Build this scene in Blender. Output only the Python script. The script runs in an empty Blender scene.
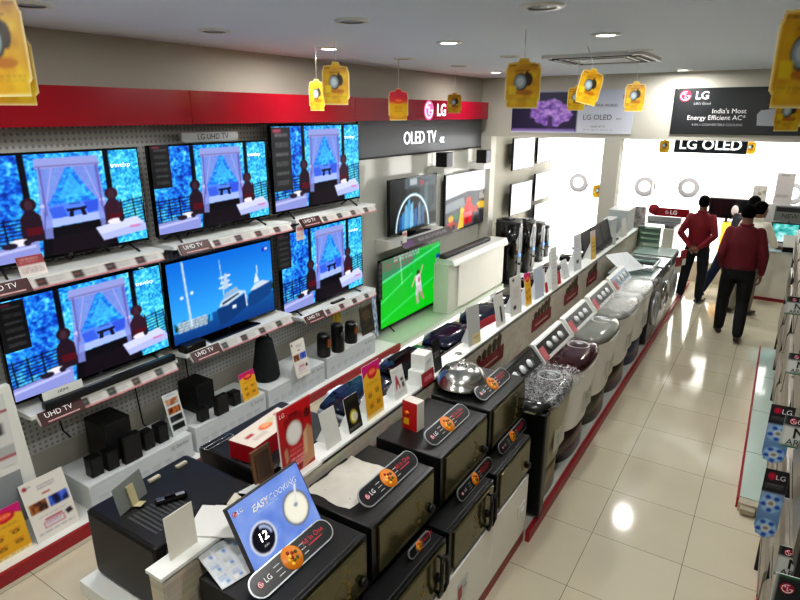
import bpy, bmesh, math, random
import numpy as np
from mathutils import Vector, Matrix, Euler
random.seed(7); RNG = np.random.default_rng(5)
PI = math.pi
SC = bpy.context.scene
COL = SC.collection

# ------------------------------------------------------------------ camera
CAM_H = 2.9; F_PX = 590.0; VPX, HORY = 795.0, 114.0
PITCH = math.atan((300 - HORY) / F_PX)
YAW = math.atan((VPX - 400) / math.hypot(F_PX, 300 - HORY))
cam_d = bpy.data.cameras.new('camera'); cam = bpy.data.objects.new('camera', cam_d); COL.objects.link(cam)
cam.location = (0, 0, CAM_H); cam.rotation_euler = (PI / 2 - PITCH, 0, YAW)
cam_d.sensor_width = 36; cam_d.lens = F_PX / 800 * 36; cam_d.clip_start = .05; cam_d.clip_end = 300
SC.camera = cam
_f = Vector((-math.sin(YAW) * math.cos(PITCH), math.cos(YAW) * math.cos(PITCH), -math.sin(PITCH)))
_r = Vector((math.cos(YAW), math.sin(YAW), 0)); _u = _r.cross(_f); _C = Vector((0, 0, CAM_H))
# surveying helpers: where a sight line of the photograph meets a real surface
def sight(px, py): return _f * F_PX + _r * (px - 400) - _u * (py - 300)
def on_z(px, py, z): d = sight(px, py); return _C + d * ((z - CAM_H) / d.z)
def on_x(px, py, x): d = sight(px, py); return _C + d * (x / d.x)
def on_y(px, py, y): d = sight(px, py); return _C + d * (y / d.y)
def on_d(px, py, dist): return _C + sight(px, py) * (dist / F_PX)

# --------------------------------------------------------------- materials
def s2l(c):
    c = np.asarray(c, float)
    return np.where(c <= .04045, c / 12.92, ((c + .055) / 1.055) ** 2.4)
def rgb(*c):
    if len(c) == 1: c = tuple(int(c[0][i:i + 2], 16) / 255 for i in (0, 2, 4))
    return tuple(float(v) for v in s2l(c))
MATS = {}
def mat(name, col='808080', rough=.5, metal=0., emit=0., noise=0., nscale=8., bump=0., alpha=1., trans=0., coat=0., spec=.5):
    if name in MATS: return MATS[name]
    m = bpy.data.materials.new(name); m.use_nodes = True
    nt = m.node_tree; b = nt.nodes['Principled BSDF']
    c = rgb(col) if isinstance(col, str) else col
    b.inputs['Base Color'].default_value = (*c, 1); b.inputs['Roughness'].default_value = rough
    b.inputs['Metallic'].default_value = metal; b.inputs['Coat Weight'].default_value = coat
    b.inputs['Specular IOR Level'].default_value = spec
    b.inputs['Transmission Weight'].default_value = trans; b.inputs['Alpha'].default_value = alpha
    if emit:
        b.inputs['Emission Color'].default_value = (*c, 1); b.inputs['Emission Strength'].default_value = emit
    if noise or bump:
        tc = nt.nodes.new('ShaderNodeTexCoord'); n = nt.nodes.new('ShaderNodeTexNoise')
        n.inputs['Scale'].default_value = nscale; n.inputs['Detail'].default_value = 4
        nt.links.new(tc.outputs['Object'], n.inputs['Vector'])
        if noise:
            mx = nt.nodes.new('ShaderNodeMix'); mx.data_type = 'RGBA'
            mx.inputs['A'].default_value = (*[v * (1 - noise) for v in c], 1)
            mx.inputs['B'].default_value = (*[min(1, v * (1 + noise)) for v in c], 1)
            nt.links.new(n.outputs['Fac'], mx.inputs['Factor']); nt.links.new(mx.outputs['Result'], b.inputs['Base Color'])
        if bump:
            bp = nt.nodes.new('ShaderNodeBump'); bp.inputs['Strength'].default_value = bump; bp.inputs['Distance'].default_value = .02
            nt.links.new(n.outputs['Fac'], bp.inputs['Height']); nt.links.new(bp.outputs['Normal'], b.inputs['Normal'])
    MATS[name] = m; return m
def mat_attr(name, emit=0., rough=.45, spec=.4):
    if name in MATS: return MATS[name]
    m = bpy.data.materials.new(name); m.use_nodes = True; nt = m.node_tree; b = nt.nodes['Principled BSDF']
    a = nt.nodes.new('ShaderNodeAttribute'); a.attribute_name = 'ink'
    b.inputs['Roughness'].default_value = rough; b.inputs['Specular IOR Level'].default_value = spec
    if emit:
        b.inputs['Base Color'].default_value = (.01, .01, .01, 1)
        nt.links.new(a.outputs['Color'], b.inputs['Emission Color']); b.inputs['Emission Strength'].default_value = emit
    else: nt.links.new(a.outputs['Color'], b.inputs['Base Color'])
    MATS[name] = m; return m
PRINT = mat_attr('printed_card'); SCREEN = mat_attr('lit_screen', 1.08, .22, .1); LIGHTBOX = mat_attr('lit_panel', .55, .2)
def glass_mat(name, tint=(1, 1, 1), gl=.08, rough=.02):
    if name in MATS: return MATS[name]
    m = bpy.data.materials.new(name); m.use_nodes = True; nt = m.node_tree; nt.nodes.clear()
    o = nt.nodes.new('ShaderNodeOutputMaterial'); t = nt.nodes.new('ShaderNodeBsdfTransparent'); g = nt.nodes.new('ShaderNodeBsdfGlossy')
    mx = nt.nodes.new('ShaderNodeMixShader'); fr = nt.nodes.new('ShaderNodeLayerWeight'); fr.inputs['Blend'].default_value = gl
    t.inputs['Color'].default_value = (*tint, 1); g.inputs['Roughness'].default_value = rough
    nt.links.new(fr.outputs['Fresnel'], mx.inputs['Fac']); nt.links.new(t.outputs['BSDF'], mx.inputs[1]); nt.links.new(g.outputs['BSDF'], mx.inputs[2])
    nt.links.new(mx.outputs['Shader'], o.inputs['Surface']); MATS[name] = m; return m

WHITE = mat('white_laminate', 'e4e6e2', .35); WHITEG = mat('white_gloss', 'e8e8e4', .12)
BLACK = mat('black_plastic', '0b0b0c', .32); BLACKM = mat('black_matte', '141416', .6); BLACKG = mat('black_gloss', '060608', .08)
RED = mat('red_gloss', '930b20', .22); REDT = mat('red_trim', '96202a', .4); STEEL = mat('brushed_steel', 'b9b9b6', .22, 1.)
SILVER = mat('silver_plastic', 'b4b8bc', .3, .6); GREY = mat('grey_plastic', '77797b', .45); DGREY = mat('dark_grey', '3a3b3d', .5)
LGREY = mat('pale_grey', 'c3c6c6', .45); CREAM = mat('cream_plastic', 'cfc9b6', .4); BLUEG = mat('blue_gloss', '101c4a', .15)
INKW = mat('white_ink', 'f4f4f4', .5); INKD = mat('dark_ink', '1c1c20', .5); INKR = mat('red_ink', 'b0203a', .5); LOGOR = mat('logo_red', 'a8123c', .35)
LITW = mat('lit_white', 'ffffff', .4, emit=4.); CLEAR = glass_mat('clear_glass'); GREENGL = glass_mat('green_glass', (.86, .95, .92), .25)
CORD = mat('white_string', 'dddddd', .6); WIRE = mat('black_wire', '101010', .5); GOLD = mat('gold_ink', '7d6a2c', .45, .2)

# ------------------------------------------------------------ mesh building
class MB:
    def __init__(s): s.bm = bmesh.new(); s.mats = []
    def _mi(s, m):
        if m is None: return 0
        if m not in s.mats: s.mats.append(m)
        return s.mats.index(m)
    def _set(s, faces, m, smooth=False):
        i = s._mi(m)
        for f in faces: f.material_index = i; f.smooth = smooth
    def box(s, lo, hi, m=None, bev=0., seg=2, mtx=None):
        r = bmesh.ops.create_cube(s.bm, size=1); vs = r['verts']
        for v in vs: v.co = Vector([lo[k] + (v.co[k] + .5) * (hi[k] - lo[k]) for k in range(3)])
        fs = {f for v in vs for f in v.link_faces}
        if bev:
            es = list({e for f in fs for e in f.edges})
            g = bmesh.ops.bevel(s.bm, geom=es, offset=bev, segments=seg, affect='EDGES', profile=.5)
            vs = {v for f in g['faces'] for v in f.verts}; q = set(g['faces'])
            fs = {f for v in vs for f in v.link_faces}
        s._set(fs, m)
        if mtx is not None: bmesh.ops.transform(s.bm, matrix=mtx, verts=list({v for f in fs for v in f.verts}))
        return s
    def prism(s, pts, a, b, axis='z', m=None, smooth=False, mtx=None):
        def co(p, t):
            return {'z': (p[0], p[1], t), 'x': (t, p[0], p[1]), 'y': (p[0], t, p[1])}[axis]
        A = [s.bm.verts.new(co(p, a)) for p in pts]; B = [s.bm.verts.new(co(p, b)) for p in pts]
        n = len(pts); fs = [s.bm.faces.new(A[::-1]), s.bm.faces.new(B)]
        sd = [s.bm.faces.new((A[i], A[(i + 1) % n], B[(i + 1) % n], B[i])) for i in range(n)]
        s._set(fs, m); s._set(sd, m, smooth)
        if mtx is not None: bmesh.ops.transform(s.bm, matrix=mtx, verts=A + B)
        return s
    def tube(s, path, rad, m=None, seg=10, ref=None, closed=False):
        path = [Vector(p) for p in path]; n = len(path)
        if not isinstance(rad, (list, tuple)): rad = [rad] * n
        rings = []; prev = None
        for i, p in enumerate(path):
            if closed: t = path[(i + 1) % n] - path[i - 1]
            else: t = path[min(i + 1, n - 1)] - path[max(i - 1, 0)]
            t = t.normalized() if t.length > 1e-9 else Vector((0, 0, 1))
            u = Vector(ref) if ref is not None else (prev if prev is not None else (Vector((1, 0, 0)) if abs(t.x) < .9 else Vector((0, 1, 0))))
            u = (u - t * u.dot(t)); u = u.normalized() if u.length > 1e-6 else t.orthogonal().normalized()
            w = t.cross(u); prev = u
            ra, rb = rad[i] if isinstance(rad[i], (list, tuple)) else (rad[i], rad[i])
            rings.append([s.bm.verts.new(p + u * (ra * math.cos(2 * PI * k / seg)) + w * (rb * math.sin(2 * PI * k / seg))) for k in range(seg)])
        fs = []
        for i in range(n if closed else n - 1):
            A, B = rings[i], rings[(i + 1) % n]
            fs += [s.bm.faces.new((A[k], A[(k + 1) % seg], B[(k + 1) % seg], B[k])) for k in range(seg)]
        s._set(fs, m, True)
        if not closed: s._set([s.bm.faces.new(rings[0][::-1]), s.bm.faces.new(rings[-1])], m)
        return s
    def cyl(s, a, b, r0, r1=None, m=None, seg=20): return s.tube([a, b], [r0, r0 if r1 is None else r1], m, seg)
    def lathe(s, prof, m=None, seg=28, c=(0, 0, 0), axis='z', cap=True):
        rings = []
        for r, z in prof:
            ring = []
            for k in range(seg):
                a = 2 * PI * k / seg; p = (r * math.cos(a), r * math.sin(a), z)
                if axis == 'y': p = (p[0], z, p[1])
                if axis == 'x': p = (z, p[0], p[1])
                ring.append(s.bm.verts.new(Vector(c) + Vector(p)))
            rings.append(ring)
        fs = []
        for A, B in zip(rings, rings[1:]): fs += [s.bm.faces.new((A[k], A[(k + 1) % seg], B[(k + 1) % seg], B[k])) for k in range(seg)]
        s._set(fs, m, True)
        caps = []
        if not cap: return s
        if prof[0][0] > 1e-4: caps.append(s.bm.faces.new(rings[0][::-1]))
        if prof[-1][0] > 1e-4: caps.append(s.bm.faces.new(rings[-1]))
        s._set(caps, m); return s
    def ball(s, c, r, m=None, seg=14):
        g = bmesh.ops.create_uvsphere(s.bm, u_segments=seg, v_segments=max(6, seg // 2), radius=1)
        rr = r if isinstance(r, (tuple, list)) else (r, r, r)
        for v in g['verts']: v.co = Vector(c) + Vector([v.co[k] * rr[k] for k in range(3)])
        s._set({f for v in g['verts'] for f in v.link_faces}, m, True); return s
    def poly(s, pts, m=None):
        s._set([s.bm.faces.new([s.bm.verts.new(p) for p in pts])], m); return s
    def build(s, name, parent=None, m=None, mtx=None, fix=True):
        if fix: bmesh.ops.recalc_face_normals(s.bm, faces=s.bm.faces[:])
        me = bpy.data.meshes.new(name); s.bm.to_mesh(me); s.bm.free()
        for x in (s.mats or [m or GREY]): me.materials.append(x)
        return link(name, me, parent, mtx)
def link(name, me, parent=None, mtx=None):
    o = bpy.data.objects.new(name, me); COL.objects.link(o)
    if parent is not None: o.parent = parent
    if mtx is not None: o.matrix_local = mtx
    return o
def tag(o, label, cat, group=None):
    o['label'] = label; o['category'] = cat
    if group: o['group'] = group
    return o
def thing(name, label, cat, loc=(0, 0, 0), rz=0., group=None, rx=0., mtx=None):
    o = bpy.data.objects.new(name, None); COL.objects.link(o); o.empty_display_size = .05
    if mtx is not None: o.matrix_local = mtx
    else: o.matrix_local = Matrix.Translation(loc) @ Matrix.Rotation(rz, 4, 'Z') @ Matrix.Rotation(rx, 4, 'X')
    return tag(o, label, cat, group)
def struct(o): o['kind'] = 'structure'; return o
def dup(root, label, loc=None, rz=None, mtx=None, group=None):
    r = root.copy(); COL.objects.link(r)
    if mtx is not None: r.matrix_local = mtx
    elif loc is not None: r.matrix_local = Matrix.Translation(loc) @ Matrix.Rotation(rz or 0, 4, 'Z')
    r['label'] = label
    if group: r['group'] = group
    for ch in list(root.children):
        c = ch.copy(); COL.objects.link(c); c.parent = r
        for g in list(ch.children):
            d = g.copy(); COL.objects.link(d); d.parent = c
    return r
def B(lo, hi, name, parent, m, bev=0.): return MB().box(lo, hi, m, bev).build(name, parent)
def frame(o, r, u):
    o, r, u = Vector(o), Vector(r).normalized(), Vector(u).normalized(); n = r.cross(u)
    M = Matrix.Identity(4)
    for k in range(3): M[k][0], M[k][1], M[k][2], M[k][3] = r[k], u[k], n[k], o[k]
    return M
FACE = lambda x, y, z: frame((x, y, z), (1, 0, 0), (0, 0, 1))      # text on a local front (-y) face
_tx = {}
def text(body, size, m, name='lettering', parent=None, mtx=None, align='CENTER', ext=.0, sx=1., bold=0., shear=0.):
    k = (body, size, m.name, align, ext, sx, bold, shear)
    if k not in _tx:
        cu = bpy.data.curves.new('lettering', 'FONT'); cu.body = body; cu.size = size; cu.align_x = align; cu.align_y = 'CENTER'
        cu.extrude = ext; cu.offset = bold; cu.resolution_u = 3; cu.shear = shear
        o = bpy.data.objects.new('lettering', cu); me = bpy.data.meshes.new_from_object(o)
        me.transform(Matrix.Diagonal((sx, 1, 1, 1))); me.materials.clear(); me.materials.append(m); me.name = 'lettering'
        bpy.data.objects.remove(o); bpy.data.curves.remove(cu); _tx[k] = me
    return link(name, _tx[k], parent, mtx)
def logo(r, parent, mtx, disc=None, ink=None, ext=.002):
    """round emblem: red disc, white ring open at the right, a white nose stroke and an eye"""
    d = disc or LOGOR; k = ink or INKW
    mb = MB(); n = 28
    mb.prism([(r * math.cos(2 * PI * i / n), r * math.sin(2 * PI * i / n)) for i in range(n)], 0, ext, 'z', d)
    z = ext + .0012
    def strip(a0, a1, r0, r1, st=20):
        A = [(a0 + (a1 - a0) * i / st) for i in range(st + 1)]
        mb.prism([(r1 * math.cos(a), r1 * math.sin(a)) for a in A] + [(r0 * math.cos(a), r0 * math.sin(a)) for a in A[::-1]], ext, z, 'z', k)
    strip(math.radians(70), math.radians(360), r * .68, r * .8)
    mb.prism([(r * .3, -.05 * r), (.8 * r, -.05 * r), (.8 * r, .06 * r), (.3 * r, .06 * r)], ext, z, 'z', k)
    mb.prism([(-.05 * r, .42 * r), (.06 * r, .42 * r), (.06 * r, -.3 * r), (.25 * r, -.3 * r), (.25 * r, -.4 * r), (-.05 * r, -.4 * r)], ext, z, 'z', k)
    mb.prism([(-.33 * r + .12 * r * math.cos(2 * PI * i / 10), .33 * r + .12 * r * math.sin(2 * PI * i / 10)) for i in range(10)], ext, z, 'z', k)
    return mb.build('logo', parent, mtx=mtx)

# ------------------------------------------------- printed / lit pictures
class Pic:
    """a picture drawn in code, kept as colours on the points of a fine mesh; (0,0) is top left, (1,1) bottom right"""
    def __init__(s, w, h, bg='ffffff', ss=2):
        s.w, s.h, s.ss = w, h, ss; W, H = w * ss, h * ss
        s.a = np.empty((H, W, 3)); s.a[:] = [int(bg[i:i + 2], 16) / 255 for i in (0, 2, 4)]
        s.X, s.Y = np.meshgrid((np.arange(W) + .5) / W, (np.arange(H) + .5) / H); s.mask = None
    def _c(s, c): return np.array([int(c[i:i + 2], 16) / 255 for i in (0, 2, 4)])
    def put(s, m, c, al=1.): s.a[m] = s.a[m] * (1 - al) + s._c(c) * al; return s
    def rect(s, x0, y0, x1, y1, c, al=1.): return s.put((s.X >= x0) & (s.X < x1) & (s.Y >= y0) & (s.Y < y1), c, al)
    def ell(s, cx, cy, rx, ry, c, al=1.): return s.put(((s.X - cx) / rx) ** 2 + ((s.Y - cy) / ry) ** 2 <= 1, c, al)
    def ring(s, cx, cy, rx, ry, k, c, al=1.):
        d = ((s.X - cx) / rx) ** 2 + ((s.Y - cy) / ry) ** 2; return s.put((d <= 1) & (d >= k * k), c, al)
    def inside(s, pts):
        m = np.zeros(s.X.shape, bool); n = len(pts)
        for i in range(n):
            (x0, y0), (x1, y1) = pts[i], pts[(i + 1) % n]
            if y0 == y1: continue
            m ^= ((y0 > s.Y) != (y1 > s.Y)) & (s.X < (x1 - x0) * (s.Y - y0) / (y1 - y0) + x0)
        return m
    def poly(s, pts, c, al=1.): return s.put(s.inside(pts), c, al)
    def line(s, x0, y0, x1, y1, w, c, al=1., asp=None):
        k = asp or s.w / s.h; dx, dy = (x1 - x0), (y1 - y0) / k; L = dx * dx + dy * dy or 1e-9
        t = np.clip(((s.X - x0) * dx + (s.Y - y0) / k * dy) / L, 0, 1)
        return s.put((s.X - x0 - t * dx) ** 2 + ((s.Y - y0) / k - t * dy) ** 2 <= (w / 2) ** 2, c, al)
    def vgrad(s, c0, c1, y0=0, y1=1, m=None):
        t = np.clip((s.Y - y0) / (y1 - y0), 0, 1)[..., None]; g = s._c(c0) * (1 - t) + s._c(c1) * t
        m = np.ones(s.X.shape, bool) if m is None else m
        s.a[m] = g[m]; return s
    def field(s, n):
        g = RNG.random((n[1] + 2, n[0] + 2)); x = s.X * n[0]; y = s.Y * n[1]; i, j = x.astype(int), y.astype(int); fx, fy = x - i, y - j
        return (g[j, i] * (1 - fx) + g[j, i + 1] * fx) * (1 - fy) + (g[j + 1, i] * (1 - fx) + g[j + 1, i + 1] * fx) * fy
    def clouds(s, cols, n=(30, 18), m=None):
        f = (s.field(n) + .6 * s.field((n[0] * 2, n[1] * 2)) + .5 * s.field((n[0] // 4 + 1, n[1] // 4 + 1))) / 2.1; f = np.clip((f - .22) / .56, 0, .999) * (len(cols) - 1)
        i = f.astype(int); t = (f - i)[..., None]; P = np.array([s._c(c) for c in cols]); g = P[i] * (1 - t) + P[i + 1] * t
        m = np.ones(s.X.shape, bool) if m is None else m
        s.a[m] = g[m]; return s
    def greek(s, x0, y0, x1, y1, n, c, al=.8, fill=.45):
        """lines of print too small to read"""
        h = (y1 - y0) / n
        for i in range(n):
            x = x0
            while x < x1:
                w = (x1 - x0) * random.uniform(.06, .2); s.rect(x, y0 + i * h, min(x1, x + w), y0 + i * h + h * fill, c, al); x += w + (x1 - x0) * .04
        return s
    def die_cut(s, pts): s.mask = s.inside(pts); return s
    def mesh(s, W, H, th=.003, edge=None, m=None, name='panel'):
        """front face in the local x-z plane looking to -y, base line at z=0, centred on x"""
        k = s.ss; a = s.a.reshape(s.h, k, s.w, k, 3).mean((1, 3)); lin = s2l(a)
        keep = None if s.mask is None else s.mask.reshape(s.h, k, s.w, k).mean((1, 3)) > .5
        nw, nh = s.w, s.h
        # cell-centred colours averaged to the points
        pad = np.pad(lin, ((1, 1), (1, 1), (0, 0)), 'edge'); pc = (pad[:-1, :-1] + pad[1:, :-1] + pad[:-1, 1:] + pad[1:, 1:]) / 4
        xs = (np.arange(nw + 1) / nw - .5) * W; zs = (1 - np.arange(nh + 1) / nh) * H
        XX, ZZ = np.meshgrid(xs, zs); V = np.stack([XX, np.zeros_like(XX), ZZ], -1).reshape(-1, 3); C = pc.reshape(-1, 3)
        idx = np.arange((nw + 1) * (nh + 1)).reshape(nh + 1, nw + 1)
        q = np.stack([idx[1:, :-1], idx[1:, 1:], idx[:-1, 1:], idx[:-1, :-1]], -1)
        F = q.reshape(-1, 4) if keep is None else q[keep]
        faces = F.tolist(); verts = V.tolist(); cols = C.tolist(); ec = [float(v) for v in (s2l(s._c(edge)) if edge else C.mean(0))]
        if keep is None:
            b = len(verts); x, z = W / 2, H
            for p in [(-x, 0, 0), (x, 0, 0), (x, 0, z), (-x, 0, z), (-x, th, 0), (x, th, 0), (x, th, z), (-x, th, z)]: verts.append(p); cols.append(ec)
            faces += [[b + 7, b + 6, b + 5, b + 4], [b, b + 4, b + 5, b + 1], [b + 1, b + 5, b + 6, b + 2], [b + 2, b + 6, b + 7, b + 3], [b + 3, b + 7, b + 4, b]]
        else:
            n0 = len(verts); verts += [(v[0], th, v[2]) for v in verts]; cols += cols; faces += [[n0 + i for i in f[::-1]] for f in faces]
        me = bpy.data.meshes.new(name); me.from_pydata(verts, [], faces)
        at = me.attributes.new('ink', 'FLOAT_COLOR', 'POINT'); cc = np.ones((len(verts), 4), np.float32); cc[:, :3] = np.array(cols)
        at.data.foreach_set('color', cc.ravel()); me.materials.append(m or PRINT); me.update(); return me
# ------------------------------------------------------------------- room
WX, CEIL, BEAM, GLASS, RX, REAR = -4.35, 3.45, 9.3, 13.0, 1.25, -1.6
def tile_floor():
    m = bpy.data.materials.new('cream_floor_tiles'); m.use_nodes = True; nt = m.node_tree; b = nt.nodes['Principled BSDF']; L = nt.links
    geo = nt.nodes.new('ShaderNodeNewGeometry'); sep = nt.nodes.new('ShaderNodeSeparateXYZ'); L.new(geo.outputs['Position'], sep.inputs[0])
    def M(op, a, v=None, c=None):
        n = nt.nodes.new('ShaderNodeMath'); n.operation = op
        for i, x in enumerate((a, v, c)):
            if x is None: continue
            if isinstance(x, (int, float)): n.inputs[i].default_value = x
            else: L.new(x, n.inputs[i])
        return n.outputs[0]
    ds = []; ids = []
    for ax, off in (('X', -.75), ('Y', 3.17)):
        t = M('DIVIDE', M('ADD', sep.outputs[ax], 60 - off), .6); ids.append(M('FLOOR', t)); fr = M('FRACT', t)
        ds.append(M('MINIMUM', fr, M('SUBTRACT', 1., fr)))
    g = M('LESS_THAN', M('MINIMUM', ds[0], ds[1]), .0032)
    w = nt.nodes.new('ShaderNodeTexWhiteNoise'); cb = nt.nodes.new('ShaderNodeCombineXYZ'); L.new(ids[0], cb.inputs[0]); L.new(ids[1], cb.inputs[1]); L.new(cb.outputs[0], w.inputs['Vector'])
    n = nt.nodes.new('ShaderNodeTexNoise'); n.inputs['Scale'].default_value = 3; n.inputs['Detail'].default_value = 5; L.new(geo.outputs['Position'], n.inputs['Vector'])
    r = nt.nodes.new('ShaderNodeValToRGB'); r.color_ramp.elements[0].color = (*rgb('bfb8a2'), 1); r.color_ramp.elements[1].color = (*rgb('cdc6b2'), 1)
    L.new(M('ADD', M('MULTIPLY', w.outputs['Value'], .4), M('MULTIPLY', n.outputs['Fac'], .6)), r.inputs[0])
    mx = nt.nodes.new('ShaderNodeMix'); mx.data_type = 'RGBA'; L.new(g, mx.inputs['Factor']); L.new(r.outputs['Color'], mx.inputs['A']); mx.inputs['B'].default_value = (*rgb('6f6654'), 1)
    L.new(mx.outputs['Result'], b.inputs['Base Color']); b.inputs['Roughness'].default_value = .09; b.inputs['Specular IOR Level'].default_value = .55
    return m
def peg_mat():
    m = bpy.data.materials.new('perforated_board'); m.use_nodes = True; nt = m.node_tree; b = nt.nodes['Principled BSDF']; L = nt.links
    geo = nt.nodes.new('ShaderNodeNewGeometry'); mp = nt.nodes.new('ShaderNodeMapping'); mp.inputs['Scale'].default_value = (0, 24, 24); L.new(geo.outputs['Position'], mp.inputs['Vector'])
    fr = nt.nodes.new('ShaderNodeVectorMath'); fr.operation = 'FRACTION'; L.new(mp.outputs[0], fr.inputs[0])
    sb = nt.nodes.new('ShaderNodeVectorMath'); sb.operation = 'SUBTRACT'; sb.inputs[1].default_value = (0, .5, .5); L.new(fr.outputs[0], sb.inputs[0])
    ln = nt.nodes.new('ShaderNodeVectorMath'); ln.operation = 'LENGTH'; L.new(sb.outputs[0], ln.inputs[0])
    lt = nt.nodes.new('ShaderNodeMath'); lt.operation = 'LESS_THAN'; lt.inputs[1].default_value = .27; L.new(ln.outputs['Value'], lt.inputs[0])
    mx = nt.nodes.new('ShaderNodeMix'); mx.data_type = 'RGBA'; L.new(lt.outputs[0], mx.inputs['Factor']); mx.inputs['A'].default_value = (*rgb('c2c3bf'), 1); mx.inputs['B'].default_value = (*rgb('94949a'), 1)
    L.new(mx.outputs['Result'], b.inputs['Base Color']); b.inputs['Roughness'].default_value = .5; return m
def mosaic_mat():
    m = bpy.data.materials.new('beige_wall_tiles'); m.use_nodes = True; nt = m.node_tree; b = nt.nodes['Principled BSDF']; L = nt.links
    geo = nt.nodes.new('ShaderNodeNewGeometry'); sp = nt.nodes.new('ShaderNodeSeparateXYZ'); cb = nt.nodes.new('ShaderNodeCombineXYZ'); L.new(geo.outputs['Position'], sp.inputs[0])
    L.new(sp.outputs['Y'], cb.inputs[0]); L.new(sp.outputs['Z'], cb.inputs[1])
    br = nt.nodes.new('ShaderNodeTexBrick'); br.inputs['Scale'].default_value = 9; br.inputs['Color1'].default_value = (*rgb('d6cebe'), 1); br.inputs['Color2'].default_value = (*rgb('c8bead'), 1)
    br.inputs['Mortar'].default_value = (*rgb('e0dacd'), 1); br.inputs['Mortar Size'].default_value = .012; br.inputs['Row Height'].default_value = .3; br.inputs['Brick Width'].default_value = 1.1
    L.new(cb.outputs[0], br.inputs['Vector']); n = nt.nodes.new('ShaderNodeTexNoise'); n.inputs['Scale'].default_value = 14; L.new(geo.outputs['Position'], n.inputs['Vector'])
    mx = nt.nodes.new('ShaderNodeMix'); mx.data_type = 'RGBA'; mx.blend_type = 'MULTIPLY'; mx.inputs['Factor'].default_value = .35; L.new(br.outputs['Color'], mx.inputs['A']); L.new(n.outputs['Color'], mx.inputs['B'])
    L.new(mx.outputs['Result'], b.inputs['Base Color']); b.inputs['Roughness'].default_value = .35; return m
WALLM = mat('wall_paint', 'b0ada1', .7, noise=.03, nscale=2); WALLB = mat('wall_paint_lit', 'c6c3b8', .7, noise=.03, nscale=2)  # second copy of the same paint, lightened to imitate bright light on the beam
CEILM = mat('ceiling_paint', 'e6eefa', .75, noise=.02, nscale=1.5)
def S(lo, hi, name, m, bev=0): return struct(B(lo, hi, name, None, m, bev))
S((WX - .2, REAR - .2, -.2), (RX + .2, GLASS + .4, 0), 'floor', tile_floor())
S((WX - .2, REAR - .2, CEIL), (RX + .2, GLASS + .2, CEIL + .2), 'ceiling', CEILM)
S((WX - .2, REAR, 0), (WX, GLASS, CEIL), 'wall_left', WALLM)
S((RX, REAR, 0), (RX + .2, GLASS, CEIL), 'wall_right', WALLM)
S((WX - .2, REAR - .2, 0), (RX + .2, REAR, CEIL), 'wall_rear', WALLM)
S((WX, BEAM, 2.55), (RX, BEAM + .22, CEIL), 'wall_back', WALLB)                     # deep beam over the shop front zone
S((-2.33, BEAM, 0), (-2.09, BEAM + .22, 2.55), 'wall_pillar', WALLB)
S((WX, BEAM, 0), (WX + .2, BEAM + .2, 2.55), 'wall_return', mat('white_pillar', 'cfcdc4', .5))
peg = S((WX, REAR + .1, .5), (WX + .02, 5.82, 2.83), 'trim_1', peg_mat())
# low display plinth on the left wall, red edge, light strip under it
S((WX, REAR + .1, .06), (-3.74, 5.83, .13), 'trim_2', WHITE)
S((-3.75, REAR + .1, .055), (-3.72, 5.84, .145), 'trim_3', REDT)
S((-3.84, REAR + .1, .0), (-3.82, 5.82, .06), 'trim_4', mat('strip_light', 'f6f4f0', .5, emit=.8))
S((WX, 5.86, 0), (-3.78, 9.25, .1), 'trim_5', mat('pale_green_plinth', 'b9c4b4', .3))
S((-3.80, 5.9, 0), (-3.74, 9.25, .02), 'trim_6', mat('strip_light_far', 'ffffff', .5, emit=1.0))
S((WX, BEAM + .2, 0), (-3.7, GLASS - .05, .04), 'trim_7', WHITE)
# glossy white wall panels of the far bay
for k, (y0, y1) in enumerate(((5.84, 7.62), (7.64, 9.28))): S((WX, y0, .1), (WX + .03, y1, 2.37), 'trim_%d' % (8 + k), mat('gloss_wall_panel', 'c9cac2', .08))
# partition between the two aisles, tiled on the right, with a white ledge
MOS = mosaic_mat(); PT = 1.25
S((-1.795, 1.03, 0), (-1.715, 9.9, PT - .015), 'wall_partition', MOS)
S((-1.80, 1.02, PT - .015), (-1.705, 1.95, PT), 'trim_10', WHITE)
S((-2.06, 8.3, PT - .028), (-1.84, 9.92, PT - .001), 'trim_16', WHITE)
S((-1.845, 1.95, PT - .03), (-1.715, 9.92, PT), 'trim_11', WHITE)
# low platform with red edge under the right-hand row
S((-1.72, 3.42, 0), (-1.13, 11.3, .1), 'trim_12', mat('platform_top', 'bfc0ba', .35))
S((-1.13, 3.42, .0), (-1.1, 11.3, .085), 'trim_13', REDT)
S((-1.72, 11.28, 0), (-1.1, 11.31, .08), 'trim_14', REDT)
# shop front glazing
ALU = mat('aluminium', 'f4f4f4', .5)
wf = MB()
for x in (-4.3, -2.2, -.72, .42, 1.2): wf.box((x - .012, GLASS - .03, 0), (x + .012, GLASS + .03, 2.7), ALU)
wf.box((WX, GLASS - .04, 2.64), (RX, GLASS + .04, 2.7), ALU); wf.box((WX, GLASS - .04, 0), (RX, GLASS + .04, .06), ALU)
win = struct(wf.build('window_1')); 
for a, b in ((-4.288, -2.212), (-2.188, -.732), (-.708, .408), (.432, 1.188)): B((a, GLASS - .005, .06), (b, GLASS + .005, 2.64), 'pane', win, CLEAR)
S((WX - .2, GLASS - .1, 2.7), (RX + .2, GLASS + .15, CEIL), 'wall_front', WALLB)
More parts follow.
